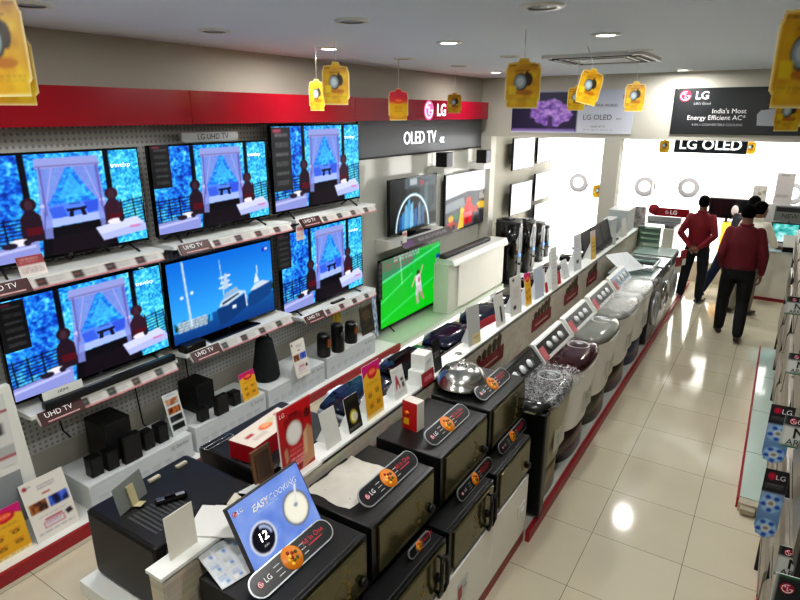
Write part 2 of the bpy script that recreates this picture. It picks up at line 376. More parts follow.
# street in full daylight
S((-40, GLASS + .3, -.1), (30, 60, .02), 'ground', mat('bleached_street', 'd8d8d6', .9))
S((-40, 34, 0), (30, 34.5, 14), 'wall_street', mat('bleached_facade', 'e4e2de', .9))
def car(name, label, x, y, col, wx=(-1.38, 1.25)):
    t = thing(name, label, 'car', (x, y, .02), 0, 'cars parked in the street')
    P = [(-2.1, .35), (-2.15, .75), (-1.9, .95), (-1.1, 1.02), (-.6, 1.45), (.9, 1.47), (1.5, 1.05), (2.1, .95), (2.15, .4), (1.7, .33), (1.55, .55), (1.25, .6), (.95, .33), (-.95, .33), (-1.1, .55), (-1.4, .6), (-1.7, .33)]
    MB().prism(P, -.85, .85, 'y', col).build('body', t)
    MB().prism([(-.95, 1.03), (-.53, 1.38), (.1, 1.39), (.1, 1.03)], -.86, -.855, 'y', mat('car_glass', 'a9b6bd', .1)).build('side_window', t)
    MB().prism([(.16, 1.03), (.16, 1.39), (.85, 1.4), (1.3, 1.05)], -.86, -.855, 'y', MATS['car_glass']).build('side_window', t)
    for xx in wx:
        w = MB().lathe([(.2, -.87), (.34, -.87), (.36, -.83), (.36, -.68), (.3, -.66)], mat('tyre', '4c4a4a', .9), axis='y', c=(xx, 0, .36)).build('wheel', t)
        MB().lathe([(.0, -.885), (.19, -.88), (.21, -.86)], SILVER, axis='y', c=(xx, 0, .36)).build('hub', w)
car('parked_car', 'pale silver car in the bright street, behind the window left of the pillar', -5.4, 24.0, mat('car_silver', 'e4e6e8', .3), (-1.22, 1.2))
car('parked_car', 'white and pinkish car in the bright street, behind the wide window right of the pillar', -.9, 24.5, mat('car_pink', 'e8dcdc', .3), (-1.9 + .0, 1.25))

# ---------------------------------------------------------------- ceiling
def downlight(px, py, lit, r=.085, label=''):
    p = on_z(px, py, CEIL)
    t = thing('downlight', label, 'ceiling light', (p.x, p.y, CEIL), 0, None)
    MB().lathe([(r * .8, -.012), (r * 1.15, -.012), (r * 1.25, 0)], WHITE, cap=False).build('rim', t)
    MB().lathe([(0, -.006), (r * .82, -.008), (r * .82, 0)], LITL if lit else mat('unlit_diffuser', 'a8aaa8', .4)).build('diffuser', t)
    if lit:
        l = bpy.data.lights.new('downlight_beam', 'AREA'); l.shape = 'DISK'; l.size = .16; l.energy = 22; l.color = (1, .985, .95)
        o = bpy.data.objects.new('downlight_beam', l); COL.objects.link(o); o.location = (p.x, p.y, CEIL - .03)
LITL = mat('lit_diffuser', 'fff8ea', .4, emit=9.)
downlight(329, 48, 1, label='lit round downlight above the pair of yellow tags by the red fascia')
downlight(449, 42, 1, label='lit round downlight in the middle of the ceiling, between dark downlights')
downlight(496, 72, 1, label='lit round downlight in the ceiling corner, half behind a yellow tag')
downlight(606, 34, 1, label='lit round downlight just before the ceiling air conditioner')
downlight(683, 69.5, 1, label='lit round downlight above the black air conditioner sign')
downlight(542, 5.5, 0, .1, 'unlit round downlight at the top edge above the large yellow tag')
downlight(352, 20, 0, .09, 'unlit round downlight before the lit one over the yellow tags')
downlight(214, 30, 0, .09, 'unlit round downlight near the left wall, above the red fascia')
downlight(30, 3.5, 0, .09, 'unlit round downlight over the nearest yellow tag')
downlight(404, 58, 0, .09, 'small dark downlight in the ceiling above the red and yellow tag')
downlight(460, 65.5, 0, .09, 'small dark downlight in the ceiling above the far fascia tag')
downlight(511, 56, 0, .09, 'small dark downlight left of the ceiling air conditioner')
downlight(641, 50.5, 0, .09, 'small dark downlight right above the ceiling air conditioner')
for x, y in ((-2.6, .3), (-.4, .6), (-.5, 2.4), (-3.0, 1.9), (-.6, 6.2), (-3.2, 10.9), (-.7, 10.9), (-2.6, -.9)):   # the rest of the rows, out of the picture
    l = bpy.data.lights.new('downlight_beam', 'AREA'); l.shape = 'DISK'; l.size = .16; l.energy = 15 if x < -2 else 27; l.color = (1, .985, .95)
    o = bpy.data.objects.new('downlight_beam', l); COL.objects.link(o); o.location = (x, y, CEIL - .03)
def cassette():
    t = thing('ceiling_air_conditioner', 'white square air conditioner cassette set flush in the ceiling', 'air conditioner', (-1.73, 6.53, CEIL))
    MB().prism([(-.475, -.475), (.475, -.475), (.475, .475), (-.475, .475)], -.03, 0, 'z', WHITE).build('panel', t)
    for k in range(4):
        R = Matrix.Rotation(k * PI / 2, 4, 'Z')
        s = MB().prism([(-.38, -.44), (.38, -.44), (.3, -.32), (-.3, -.32)], -.036, -.029, 'z', BLACKM).build('air_slot', t, mtx=R)
        MB().box((-.32, -.4, -.042), (.32, -.385, -.036), WHITE).build('louvre', s)
    MB().box((-.27, -.27, -.038), (.27, .27, -.03), mat('grille', '9c9f9f', .5), .01).build('grille', t)
cassette()

# -------------------------------------------------- signs over the aisles
def fascia():
    t = thing('fascia_sign', 'long glossy red fascia board with white lit lettering above the televisions', 'sign', (WX, 0, 0))
    z0, z1 = 2.82, 3.08
    B((0, REAR + .1, z0), (.25, 3.3, z1), 'panel', t, RED); B((0, 3.304, z0), (.25, 5.5, z1), 'panel', t, RED)
    B((0, 5.504, z0 + .005), (.25, 9.02, z1 - .005), 'panel', t, mat('red_gloss_far', '980d28', .25))
    M = lambda y, z: frame((.252, y, z), (0, 1, 0), (0, 0, 1))
    logo(.125, t, M(7.13, 2.945), mat('lit_pink', 'f0649c', .4, emit=.9), mat('lit_soft', 'ffffff', .4, emit=1.2))
    text('LG', .22, MATS['lit_soft'], 'lettering', t, M(7.48, 2.945), bold=.004)
fascia()
gp = thing('letter_sign', 'grey panel with white lit television lettering under the red fascia', 'sign', (WX, 0, 0))
B((0, 5.84, 2.38), (.035, 9.25, 2.82), 'panel', gp, mat('blue_grey_panel', '5d6268', .45)); B((0, 5.84, 2.37), (.045, 9.25, 2.392), 'rail', gp, BLACKM)
text('OLED TV', .235, mat('lit_letter', 'ffffff', .4, emit=1.1), 'lettering', gp, frame((.05, 7.26, 2.585), (0, 1, 0), (0, 0, 1)), ext=.004, sx=.92)
text('4K', .12, MATS['lit_letter'], 'lettering', gp, frame((.06, 7.86, 2.535), (0, 1, 0), (0, 0, 1)), ext=.006)

def banner():
    t = thing('tree_banner', 'pale banner with a purple tree on the beam above the window', 'banner', (-2.88, BEAM - .02, 2.62))
    p = Pic(150, 56, 'c9cfdc'); p.vgrad('b9c0cf', 'd8dbe6')
    p.rect(0, .04, .565, .96, '201c3c'); p.vgrad('23254c', '2b2143', .0, 1, (p.X < .555) & (p.Y > .05) & (p.Y < .95) & (p.X > .008))
    m = ((p.X - .34) / .19) ** 2 + ((p.Y - .52) / .34) ** 2 + .25 * (p.field((30, 16)) - .5) * 2 < .86
    p.clouds(['5b3b94', '8d63c4', 'b58ae0', 'd7b5f0'], (44, 22), m & (p.Y < .86))
    p.poly([(.325, .6), (.355, .6), (.365, .93), (.315, .93)], '4a2f62'); p.rect(.008, .9, .555, .96, '8f79c2')
    p.ell(.93, .17, .018, .06, 'a03058'); p.greek(.62, .9, .86, .94, 1, '80858f', .6)
    link('panel', p.mesh(1.85, .62, .015, 'd0d4dc'), t)
    text('LG OLED', .105, mat('grey_ink', '5c6068', .5), 'lettering', t, FACE(.42, -.004, .23)); text('LIT UP YOUR WORLD', .05, MATS['grey_ink'], 'lettering', t, FACE(.45, -.004, .40))
    text('evo', .05, MATS['grey_ink'], 'lettering', t, FACE(.73, -.004, .215)); text('OLED 4K TV', .04, MATS['grey_ink'], 'lettering', t, FACE(.44, -.004, .1))
banner()
def ac_sign():
    t = thing('air_conditioner_sign', 'black sign advertising an energy efficient air conditioner on the beam', 'sign', (-.46, BEAM - .02, 2.635))
    B((-.98, 0, 0), (1.0, .015, .6), 'panel', t, mat('charcoal_board', '25272a', .35))
    logo(.075, t, FACE(-.84, -.002, .5)); text('LG', .14, INKW, 'lettering', t, FACE(-.63, -.003, .5), bold=.003)
    text("Life's Good", .045, mat('grey_ink_pale', 'b5b7ba', .5), 'lettering', t, FACE(-.62, -.003, .4))
    text("India's Most", .085, INKW, 'lettering', t, FACE(-.08, -.003, .3), 'RIGHT'); text('Energy Efficient AC*', .085, INKW, 'lettering', t, FACE(-.08, -.003, .215), 'RIGHT')
    text('4-IN-1 CONVERTIBLE COOLING', .043, MATS['grey_ink_pale'], 'lettering', t, FACE(-.1, -.003, .125), 'RIGHT')
    MB().prism([(.06, .12), (.045, .26), (.08, .31), (.8, .4), (.83, .32), (.83, .14), (.78, .1)], -.006, 0, 'y', mat('picture_grey', '9fa2a8', .5)).build('picture', t)
    for x in (-.95, .3): B((x, -.006, .585), (x + .02, 0, .6), 'fixing', t, STEEL)
ac_sign()
hs = thing('hanging_sign', 'dark navy sign with white lettering hung below the beam, before the street', 'sign', (-.955, 9.75, 2.36))
B((-.47, 0, 0), (.47, .03, .26), 'panel', hs, mat('navy_board', '13222f', .4)); text('LG OLED', .2, mat('lit_sign_letter', 'ffffff', .4, emit=.9), 'lettering', hs, FACE(0, -.003, .115), bold=.004)
for x in (-.4, .4): MB().cyl((x, .015, .26), (x, .015, CEIL - 2.36), .004, m=WIRE, seg=6).build('hanger', hs)

# ----------------------------------------------------- paper tags on strings
def tag_pic(kind='gold'):
    p = Pic(48, 62, 'd9a514'); p.vgrad('d49a18', 'eed028'); p.clouds(['c08a14', 'd9a91a', 'e8cc2c'], (5, 6)); 
    if kind == 'red':
        p.vgrad('c8283c', 'd9a514', .35, .5); p.ell(.5, .38, .25, .09, 'd02030'); p.ell(.5, .38, .2, .05, 'e87030'); p.greek(.3, .55, .7, .75, 4, '8a6a10', .6); p.poly([(.0, .8), (.35, .9), (.65, .9), (1, .8), (1, 1), (0, 1)], 'c98a1a')
    else:
        p.greek(.08, .14, .28, .18, 1, '5a2a10'); p.greek(.7, .13, .9, .17, 1, '5a2a10'); p.line(.3, .25, .7, .23, .02, '6a3a10', .8)
        p.ell(.64, .42, .12, .13, '3a2c18'); p.ell(.6, .32, .05, .07, '2a2218'); p.ell(.44, .47, .2, .17, '3a342c'); p.ell(.42, .47, .165, .14, '8fa0ac'); p.ell(.42, .47, .1, .085, 'c2ccd2'); p.rect(.1, .55, .32, .72, 'e8d020', .8); p.ell(.55, .68, .25, .05, 'b06a10', .8)
        p.greek(.1, .8, .9, .87, 2, '8a6a18', .6)
    S_ = [(.38, 0), (.62, 0), (.66, .07), (.94, .1), (.97, .18), (1, .22), (1, .84), (.95, .87), (.95, 1), (.05, 1), (.05, .87), (0, .84), (0, .22), (.03, .18), (.06, .1), (.34, .07)]
    inner = [(.5 + (x - .5) * .94, .5 + (y - .5) * .95) for x, y in S_]; ed = p.inside(S_) & ~p.inside(inner); p.put(ed, 'efe2b0'); return p.die_cut(S_)
TAG_ME = tag_pic().mesh(.25, .33, .002, name='card'); TAG_RED = tag_pic('red').mesh(.25, .33, .002, name='card')
def hang_tag(px, py, dist, label, rz=0., red=False, k=1., slant=0.):
    """px,py: where the middle of the card is seen"""
    p = on_d(px, py, dist); h = .33 * k
    t = thing('hanging_tag', label, 'tag', (p.x, p.y, p.z - h / 2), rz, 'die-cut paper tags hung from the ceiling')
    c = link('card', TAG_RED if red else TAG_ME, t, Matrix.Rotation(slant, 4, 'Y') @ Matrix.Scale(k, 4))
    zt = CEIL - (p.z - h / 2)
    if zt - h > .02: MB().cyl((math.sin(slant) * h, 0, h * .99), (math.sin(slant) * h - .4 * slant, 0, zt), .003, m=CORD, seg=5).build('string', t)
V = YAW
hang_tag(-3, 44, 1.95, 'largest yellow tag, nearest the camera, beside the start of the red fascia', V - .3)
hang_tag(2, 66, 2.6, 'yellow tag mostly hidden behind the largest tag by the fascia', V + .5)
hang_tag(317, 95, 5.2, 'pale yellow tag turned half away, on a white string from a lit downlight', V + .95, k=.8)
hang_tag(336, 83.5, 4.8, 'yellow tag with a watch picture, hung beside the pale tag turned away', V + .6)
hang_tag(398.5, 104.5, 6.4, 'red and yellow tag hung before the red fascia, left of its lettering', V + .55, True)
hang_tag(454.5, 103, 8.0, 'small yellow tag hung right of the lit fascia lettering', V + .2, k=.8)
hang_tag(523, 83.5, 4.1, 'large yellow tag hanging before the purple tree banner', V + .05)
hang_tag(586.5, 86, 5.1, 'tilted yellow tag on a white string, before the banner text', V + .25, slant=.22, k=.9)
hang_tag(576.5, 98, 5.9, 'yellow tag half hidden behind the tilted tag before the banner', V, k=.72)
hang_tag(635, 96.5, 6.0, 'small yellow tag hanging at the right end of the tree banner', V + .1, k=.88)
hang_tag(806, 56, 2.05, 'huge pale yellow tag before the black sign, close to the camera', V + .25, k=1.05)
hang_tag(789, 112, 4.2, 'yellow tag with a lace edge peeking out below the huge tag', V, k=.8)
hang_tag(598, 191, 12.3, 'tiny yellow tag seen against the bright window beside the pillar', 0, k=.85)
hang_tag(664.5, 146, 9.8, 'tiny yellow tag at the left end of the dark navy hanging sign', 0, k=.65)
hang_tag(750.5, 147.5, 9.8, 'tiny yellow tag at the right end of the dark navy hanging sign', 0, k=.65)
# ------------------------------------------------- pictures on the screens
def pavilion():
    p = Pic(240, 136, '2060b0'); blue = ['0c4cb4', '1c7ee6', '30aef2', '60d8f6', 'a4f2f6']
    p.clouds(blue, (70, 44)); m = p.X < .3; p.clouds(['08308c', '1450cc', '2080e6', '40b8f2', '80e0f4'], (56, 40), m); p.clouds(['1468c0', '30a8ea', '58dcec', 'a8f4f0'], (80, 50), p.X > .78)
    for i in range(9):                                             # railings left and right
        y = .62 + i * .035; p.line(0, y, .3, y - .02, .007, '0c1434'); p.line(.84, y - .06 - .0, 1, y - .09, .006, '0c1434')
    for x in (.02, .1, .18): p.line(x, .6, x + .01, .95, .009, '0a0c20')
    for x in (.85, .93, .99): p.line(x, .53, x + .01, .83, .008, '0a0c20')
    p.rect(.30, 0, .335, .8, '0a0a1a'); p.rect(.775, 0, .81, .8, '0a0a1a')
    p.poly([(.4, .1), (.74, .1), (.74, .64), (.4, .66)], '2a64d8'); m = p.inside([(.43, .14), (.71, .14), (.71, .5), (.43, .5)]); p.clouds(['1a54d0', '2a8cf0', '4cc8f4'], (60, 40), m)
    p.poly([(.57, .2), (.66, .44), (.48, .44)], '58d8f0', .5)
    p.poly([(.39, .5), (.75, .49), (.76, .66), (.4, .7)], '5a86f0'); p.poly([(.42, .53), (.5, .52), (.52, .63), (.44, .64)], '3f66e0'); p.poly([(.62, .5), (.72, .49), (.71, .6), (.64, .62)], '3a5cdc'); p.poly([(.38, .645), (.74, .63), (.74, .68), (.38, .71)], '9cb4fa')
    p.poly([(.38, .64), (.76, .62), (.76, .7), (.38, .72)], 'a8bcfa'); p.poly([(.515, .555), (.635, .548), (.632, .575), (.52, .583)], '16102a'); [p.poly([(x, .57), (x + .022, .57), (x + .026 + d, .64), (x + d, .64)], '16102a') for x, d in ((.535, -.008), (.597, .008))]; p.rect(.535, .505, .6, .512, '10306c')
    p.poly([(.37, .725), (.78, .7), (.8, 1), (.35, 1)], '0c0714'); p.poly([(.42, .82), (.72, .8), (.74, 1), (.4, 1)], '1c0f1c', .8)
    for s in (-1, 1):                                              # gathered curtains
        f = lambda x: .565 + s * (x - .565)
        p.poly([(f(.735), .1), (f(.575), .12), (f(.655), .36), (f(.71), .5), (f(.7), .62), (f(.71), .83), (f(.79), .82), (f(.765), .6), (f(.75), .45)], '8894dc', .85)
        p.line(f(.72), .14, f(.73), .48, .008, '6a68b4'); p.line(f(.66), .14, f(.715), .47, .006, 'a9a8e6'); p.line(f(.73), .55, f(.755), .8, .008, '6c62aa'); p.line(f(.745), .52, f(.775), .8, .006, 'b3aae4'); p.ell(f(.735), .5, .018, .02, 'c4bff0')
    p.poly([(.385, .045), (.74, .04), (.75, .135), (.38, .145)], '98a0dc'); p.rect(.385, .115, .745, .13, '7c76b4'); p.rect(.4, .13, .41, .6, '6d6ab2'); p.rect(.725, .13, .735, .58, '6d6ab2')
    for cx, cy, k in ((.318, .47, '2a1828'), (.795, .45, '3a1e30')):
        p.ell(cx, cy, .042, .065, k); p.ell(cx, cy + .01, .02, .05, '4a2c3c'); p.poly([(cx - .02, cy + .05), (cx + .02, cy + .05), (cx + .055, cy + .12), (cx + .06, cy + .36), (cx - .06, cy + .38), (cx - .055, cy + .13)], k)
        p.rect(cx - .03, cy + .22, cx + .05, cy + .3, '5a1020')
    p.poly([(0, .87), (.34, .83), (.335, 1), (0, 1)], '8f97d6'); p.poly([(0, .9), (.32, .86), (.32, .885), (0, .93)], 'bcc0f0'); p.ell(.24, .82, .05, .035, 'e8e4ee'); p.ell(.19, .84, .04, .03, '2a2030'); p.ell(.28, .83, .02, .03, '2a2030')
    p.poly([(.67, .79), (.94, .73), (1, .83), (1, .9), (.71, .94)], 'b4bcec'); p.poly([(.67, .79), (.94, .73), (.99, .81), (.7, .87)], 'd0d4f8'); p.ell(.8, .75, .05, .03, 'e8e4ee'); p.ell(.84, .74, .015, .03, '2a2030'); p.rect(.89, .825, .96, .85, 'd080b8')
    return p
PAV = pavilion().mesh(1, 1, .004, '101010', SCREEN, 'screen')
def yachts():
    p = Pic(150, 84, '1a86e6'); p.vgrad('0f6fd6', '3aa6f0', 0, .7)
    for i in range(22): x = .02 + i * .014; p.line(x, .83, x + random.uniform(-.01, .01), .83 - random.uniform(.03, .1), .012, random.choice(['16351e', '2a4a1c', '3a3a1c']))
    for i in range(20): x = .84 + i * .009; p.line(x, .68, x, .68 - random.uniform(.03, .09), .012, random.choice(['16351e', '1c3a22']))
    p.vgrad('145a9c', '0a3f86', .76, 1, (p.Y > .86 - .1 * (p.X > .35) - .06 * p.X))
    p.rect(.05, .74, .3, .86, '7d96a8'); p.greek(.04, .74, .3, .88, 4, 'd8e2ea', .8)
    p.line(.13, .02, .16, .82, .016, 'cfe0f0'); p.line(.125, .04, .15, .8, .006, '8fb6d6'); p.ell(.1, .44, .015, .02, 'e4f0f8'); p.ell(.19, .41, .015, .02, 'e4f0f8')
    p.line(.46, .1, .48, .62, .006, 'd8e6f4')
    p.poly([(.4, .72), (.5, .7), (.7, .62), (.69, .82), (.52, .93), (.42, .95)], '0e3d78'); p.poly([(.42, .7), (.45, .63), (.63, .56), (.7, .6), (.5, .71)], 'c8d8e8'); p.poly([(.46, .62), (.5, .54), (.6, .5), (.63, .55)], '9ab4cc'); p.poly([(.45, .66), (.62, .59), (.63, .61), (.46, .69)], '1a2c44')
    for y, w in ((.33, .05), (.4, .04), (.46, .06)): p.line(.5 - w, y, .5 + w, y - .01, .012, 'e6f0f8')
    p.poly([(.47, .5), (.53, .48), (.52, .3), (.5, .28)], 'b8cce0')
    p.poly([(.72, .66), (.8, .6), (.99, .56), (.97, .74), (.78, .84), (.72, .82)], '104684'); p.poly([(.74, .62), (.8, .54), (.88, .52), (.97, .57), (.8, .62)], 'cad8e6'); p.poly([(.79, .53), (.82, .38), (.85, .52)], 'dce8f2'); p.line(.83, .3, .835, .4, .01, 'dce8f2')
    p.rect(.55, .74, .59, .78, 'eef4fa'); p.line(.69, .6, .7, .8, .012, 'dfe9f2'); p.rect(.9, .07, .97, .13, '1236b8'); p.rect(.93, .085, .96, .115, 'e0ecff'); return p
def arc_show():
    p = Pic(100, 58, '05080c'); p.vgrad('0c1418', '05070a'); p.rect(.3, .0, .98, .2, '6a7c86', .6); p.rect(.4, .02, .55, .14, 'd0d4d8', .7); p.ell(.66, .12, .04, .05, 'a03040'); p.rect(.62, .2, 1, .75, '3c5058', .7); p.rect(.72, .12, .8, .7, '62767e', .6); p.rect(.88, .2, .95, .6, '1c2a30')
    for x, h, c in ((.2, .3, '1a5aa0'), (.26, .38, '3a9ad8'), (.32, .5, '7cc8f0'), (.38, .6, '5ab4ea'), (.44, .52, '9ad8f8'), (.52, .4, '2a78c0'), (.6, .5, '6a90b0'), (.68, .42, '3a6a98')): p.poly([(x - .03, .98), (x + .045, .95), (x + .03, .98 - h), (x - .02, .98 - h + .05)], c, .85)
    p.ring(.47, 1.0, .36, .7, .93, '9ae4f8'); p.ring(.47, 1.0, .35, .68, .96, 'ffffff'); return p
def football():
    p = Pic(110, 64, '12b81e'); p.vgrad('18b040', '0cc41a'); p.poly([(0, 0), (.62, 0), (.5, .2), (0, .3)], '4a7a6c', .75); p.greek(.02, .02, .5, .2, 3, 'd03060', .6); p.greek(.2, .0, .62, .1, 2, 'e0e4e8', .6)
    p.line(0, .32, 1, .05, .014, '7af0c0', .8); p.line(0, .62, .5, .35, .012, '66e8a0', .8); p.line(.3, 0, .33, .45, .012, 'c0f0d8', .7); p.line(.0, .9, 1, .52, .012, '5ae0a0', .7); p.line(.52, .0, .56, .5, .006, '40d8a0', .5)
    p.ell(.6, .38, .025, .045, '3a2a26'); p.poly([(.55, .42), (.64, .4), (.66, .6), (.57, .62)], 'dcd6de'); p.poly([(.57, .6), (.66, .58), (.68, .72), (.64, .74), (.62, .66), (.6, .76), (.56, .74)], 'c8b8c8'); p.poly([(.63, .72), (.67, .7), (.72, .84), (.69, .86)], 'b08a80'); p.poly([(.57, .74), (.61, .74), (.62, .88), (.58, .88)], 'c0a0a0'); p.line(.55, .44, .5, .56, .02, 'c8a898'); p.line(.64, .42, .68, .3, .02, 'c8a898'); p.ell(.62, .5, .02, .05, 'b03050', .7); p.rect(.93, .2, 1, .45, '1a3aa0'); p.ell(.9, .72, .02, .04, 'c0d020'); return p
def riders():
    p = Pic(96, 64, 'f4f6f6'); p.poly([(0, .42), (.5, .34), (1, .4), (1, 1), (0, 1)], '50545a'); p.poly([(0, .5), (.4, .44), (.45, .6), (0, .66)], '8a9096'); p.rect(.8, .4, 1, .55, 'b8b0a8'); p.ell(.93, .42, .04, .05, '70747a')
    p.poly([(.42, .95), (.62, .95), (.66, .68), (.6, .56), (.45, .58), (.4, .7)], 'd81c24'); p.ell(.53, .52, .06, .07, 'e83028'); p.greek(.44, .74, .62, .84, 3, 'ffffff', .9); p.poly([(.28, 1), (.42, 1), (.42, .76), (.34, .7)], 'e8b81c'); p.ell(.38, .68, .05, .06, 'd8c020'); p.poly([(0, .9), (.12, .8), (.26, .9), (.24, 1), (0, 1)], 'b82a24'); p.ell(.12, .78, .06, .06, 'e0a81a'); p.ell(.24, .76, .05, .05, '2a7a3a')
    p.poly([(.66, 1), (.72, .7), (.8, .66), (.9, .8), (1, .7), (1, 1)], '2c2c30'); p.poly([(.74, .62), (.82, .58), (.98, .62), (.96, .74), (.8, .72)], 'e8b838'); p.ell(.72, .72, .05, .07, 'c03028'); p.ell(.18, .95, .05, .06, '1c1c20'); p.ell(.5, .9, .04, .08, 'a81018'); return p
def washed_out_view(seed, top='dfe9ee'):  # near-white picture imitates a screen washed out by daylight
    p = Pic(40, 60, top); p.clouds(['b8ccd6', 'e6eef2', 'ffffff', 'ffffff'], (6, 8)); return p

def television(name, label, cy, w, z0, h, x=-4.12, scr=None, legs='feet', board=None, spec=None, group='televisions on the wall shelves', tv_text=None, glow=SCREEN):
    """faces +x; board: height of the shelf it stands on"""
    b = z0 if board is None else board + .002
    t = thing(name, label, 'television', (x, cy, b), PI / 2, group); zb = z0 - b
    B((-w / 2, .0, zb), (w / 2, .035, zb + h), 'bezel', t, BLACKG, .004); B((-w * .38, .035, zb + .03), (w * .38, .075, zb + h * .6), 'back_cover', t, BLACKM, .008)
    link('screen', scr, t, Matrix.Translation((0, -.003, zb + .022)) @ Matrix.Diagonal((w - .03, 1, h - .036, 1)))
    text('LG', .02, SILVER, 'emblem', t, FACE(0, -.004, zb + .01))
    if tv_text: text('travelxp', w * .038, mat('lit_caption', 'ffffff', .5, emit=1.), 'caption', t, FACE(w * .37, -.0045, zb + h * .83))
    if legs == 'feet':
        for s in (-1, 1):
            c = s * w * .36; m = MB()
            m.tube([(c, .02, zb + .01), (c + s * .02, -.09, .008)], .009, BLACK, 6); m.tube([(c, .02, zb + .01), (c + s * .02, .14, .008)], .009, BLACK, 6); m.build('leg', t)
    elif legs == 'plate':
        MB().prism([(-.3, -.1), (.3, -.1), (.24, .12), (-.24, .12)], 0, .014, 'z', BLACKG).build('stand', t); B((-.08, .02, .014), (.08, .06, zb + .05), 'neck', t, BLACKM)
    elif legs == 'bracket': B((-.1, .035, zb + .15), (.1, -4.0 * 0 + max(.08, x - WX - .035), zb + .4), 'mount', t, DGREY)
    if spec:                                                       # dark specification card hung over the left edge
        p = Pic(20, 50, '1b1c20')
        for i in range(6): p.greek(.2, .1 + i * .15, .85, .16 + i * .15, 2, 'c8ccd2', .8)
        p.rect(.1, .04, .5, .07, 'b04060'); l = link('specification_card', p.mesh(spec[0], spec[1], .003, '1b1c20', name='specification_card'), t, Matrix.Translation((-w / 2 + spec[0] / 2 + spec[2], -.012, zb + h - spec[1] + spec[3])))
    return t
def price_pic(seed):
    p = Pic(130, 12, 'c6c4c0'); p.rect(0, .86, 1, 1, 'b05860')
    for i in range(4):
        x = .27 + i * .185; p.rect(x, .12, x + .055, .8, random.choice(['2c342c', '3a1c1c', '2c2620', '202024'])); p.rect(x + .005, .35, x + .04, .55, random.choice(['6a7a60', '8a4040', '6a6a70']), .8); p.greek(x + .06, .25, x + .14, .7, 3, '8a8a8c', .8)
    return p
def shelf(label, y0, y1, z, deep=.37, head='UHD TV', inset=0.):
    w = y1 - y0; t = thing('television_shelf', label, 'shelf', (WX + deep, (y0 + y1) / 2, z), PI / 2, 'white television shelves on the left wall')
    MB().prism([(-.0, 0), (deep - .022, 0), (deep - .022, -.06), (0, -.028)], -w / 2, w / 2, 'x', WHITE).build('board', t)
    M = Matrix.Translation((inset, -.045, -.075)) @ Matrix.Rotation(-.65, 4, 'X')
    s = link('price_strip', price_pic(0).mesh(w - .06, .085, .004, 'e6e2e0', name='price_strip'), t, M)
    hw = .3; hc = MB().box((-hw / 2, 0, 0), (hw / 2, .008, .1), mat('header_red', '3c0c0c', .45)).build('header_card', t, mtx=M @ Matrix.Translation((-w / 2 + hw / 2 + .04, -.012, -.008)))
    text(head, .052, INKW, 'lettering', hc, FACE(-.02, -.001, .065)); MB().box((-.11, -.002, .015), (.11, -.0005, .025), mat('ink_pinkish', 'c89a98', .5)).build('small_print', hc)
    for yy in (-w * .32, w * .32): MB().prism([(.05, -.03), (deep - .022, -.03), (deep - .022, -.16)], yy - .006, yy + .006, 'x', GREY).build('bracket', t)
    return t
UB, LB, LB3 = 1.895, .965, .87
shelf('white shelf under the nearest television of the upper row', 1.45, 2.81, UB); shelf('white shelf under the middle television of the upper row', 2.90, 4.26, UB)
shelf('white shelf under the upper television next to the grey sign panel', 4.33, 5.70, UB); shelf('white shelf under the nearest television of the lower row', 1.645, 2.81, LB)
shelf('white shelf under the television showing yachts', 2.90, 4.195, LB); shelf('white shelf over the display box with four small black speakers', 4.33, 5.68, LB3)
television('television', 'nearest upper television showing a curtained blue pavilion, cut by the photo edge', 2.165, 1.25, 1.955, .71, scr=PAV, board=UB, tv_text=1)
television('television', 'upper television showing a pavilion, below the small television sign plate', 3.495, 1.25, 1.955, .715, scr=PAV, board=UB, spec=(.17, .33, .01, 0), tv_text=1)
television('television', 'upper television showing a pavilion, next to the grey sign panel', 4.885, 1.40, 1.965, .835, scr=PAV, board=UB, spec=(.26, .6, .0, -.02), tv_text=1)
television('television', 'nearest lower television showing a pavilion, with a white caption card at its foot', 2.235, 1.24, 1.02, .735, scr=PAV, board=LB, spec=(.17, .34, .01, -.02), tv_text=1)
television('television', 'lower television showing white yachts against blue sky', 3.495, 1.22, .995, .745, scr=yachts().mesh(1, 1, .004, '101010', SCREEN, 'screen'), board=LB, legs='plate')
television('television', 'lower television showing a pavilion, above the small black speakers', 4.915, 1.40, .90, .86, scr=PAV, board=LB3, spec=(.2, .36, -.05, .0), tv_text=1)
television('television', 'thin television showing a glowing white arc on black, over the football one', 6.86, 1.24, 1.385, .72, x=-4.15, scr=arc_show().mesh(1, 1, .004, '101010', SCREEN, 'screen'), board=1.345, legs='plate', group='televisions of the far bay')
television('television', 'large television showing a football player on bright green grass', 6.83, 1.6, .16, .95, x=-4.16, scr=football().mesh(1, 1, .004, '101010', SCREEN, 'screen'), board=.1, spec=(.09, .5, -.05, -.02), group='televisions of the far bay')
television('television', 'television showing red and yellow figures under a white sky', 8.66, 1.5, 1.13, .9, x=-4.24, scr=riders().mesh(1, 1, .004, '101010', SCREEN, 'screen'), legs='bracket', group='televisions of the far bay')
bs = lambda: washed_out_view(0).mesh(1, 1, .004, '101010', SCREEN, 'screen')
for (y, z0, h, lab) in ((10.95, 1.9, .58, 'upper of the two pale televisions just past the white pillar'), (10.95, 1.06, .6, 'lower of the two pale televisions just past the white pillar'), (12.2, 1.95, .5, 'pale television at the top beside the street window'),
                        (12.2, 1.2, .55, 'pale television at mid height beside the street window'), (12.25, .62, .5, 'lowest pale television beside the street window')):
    television('television', lab, y, 1.08, z0, h, x=-4.2, scr=bs(), legs='bracket', group='televisions by the shop window')
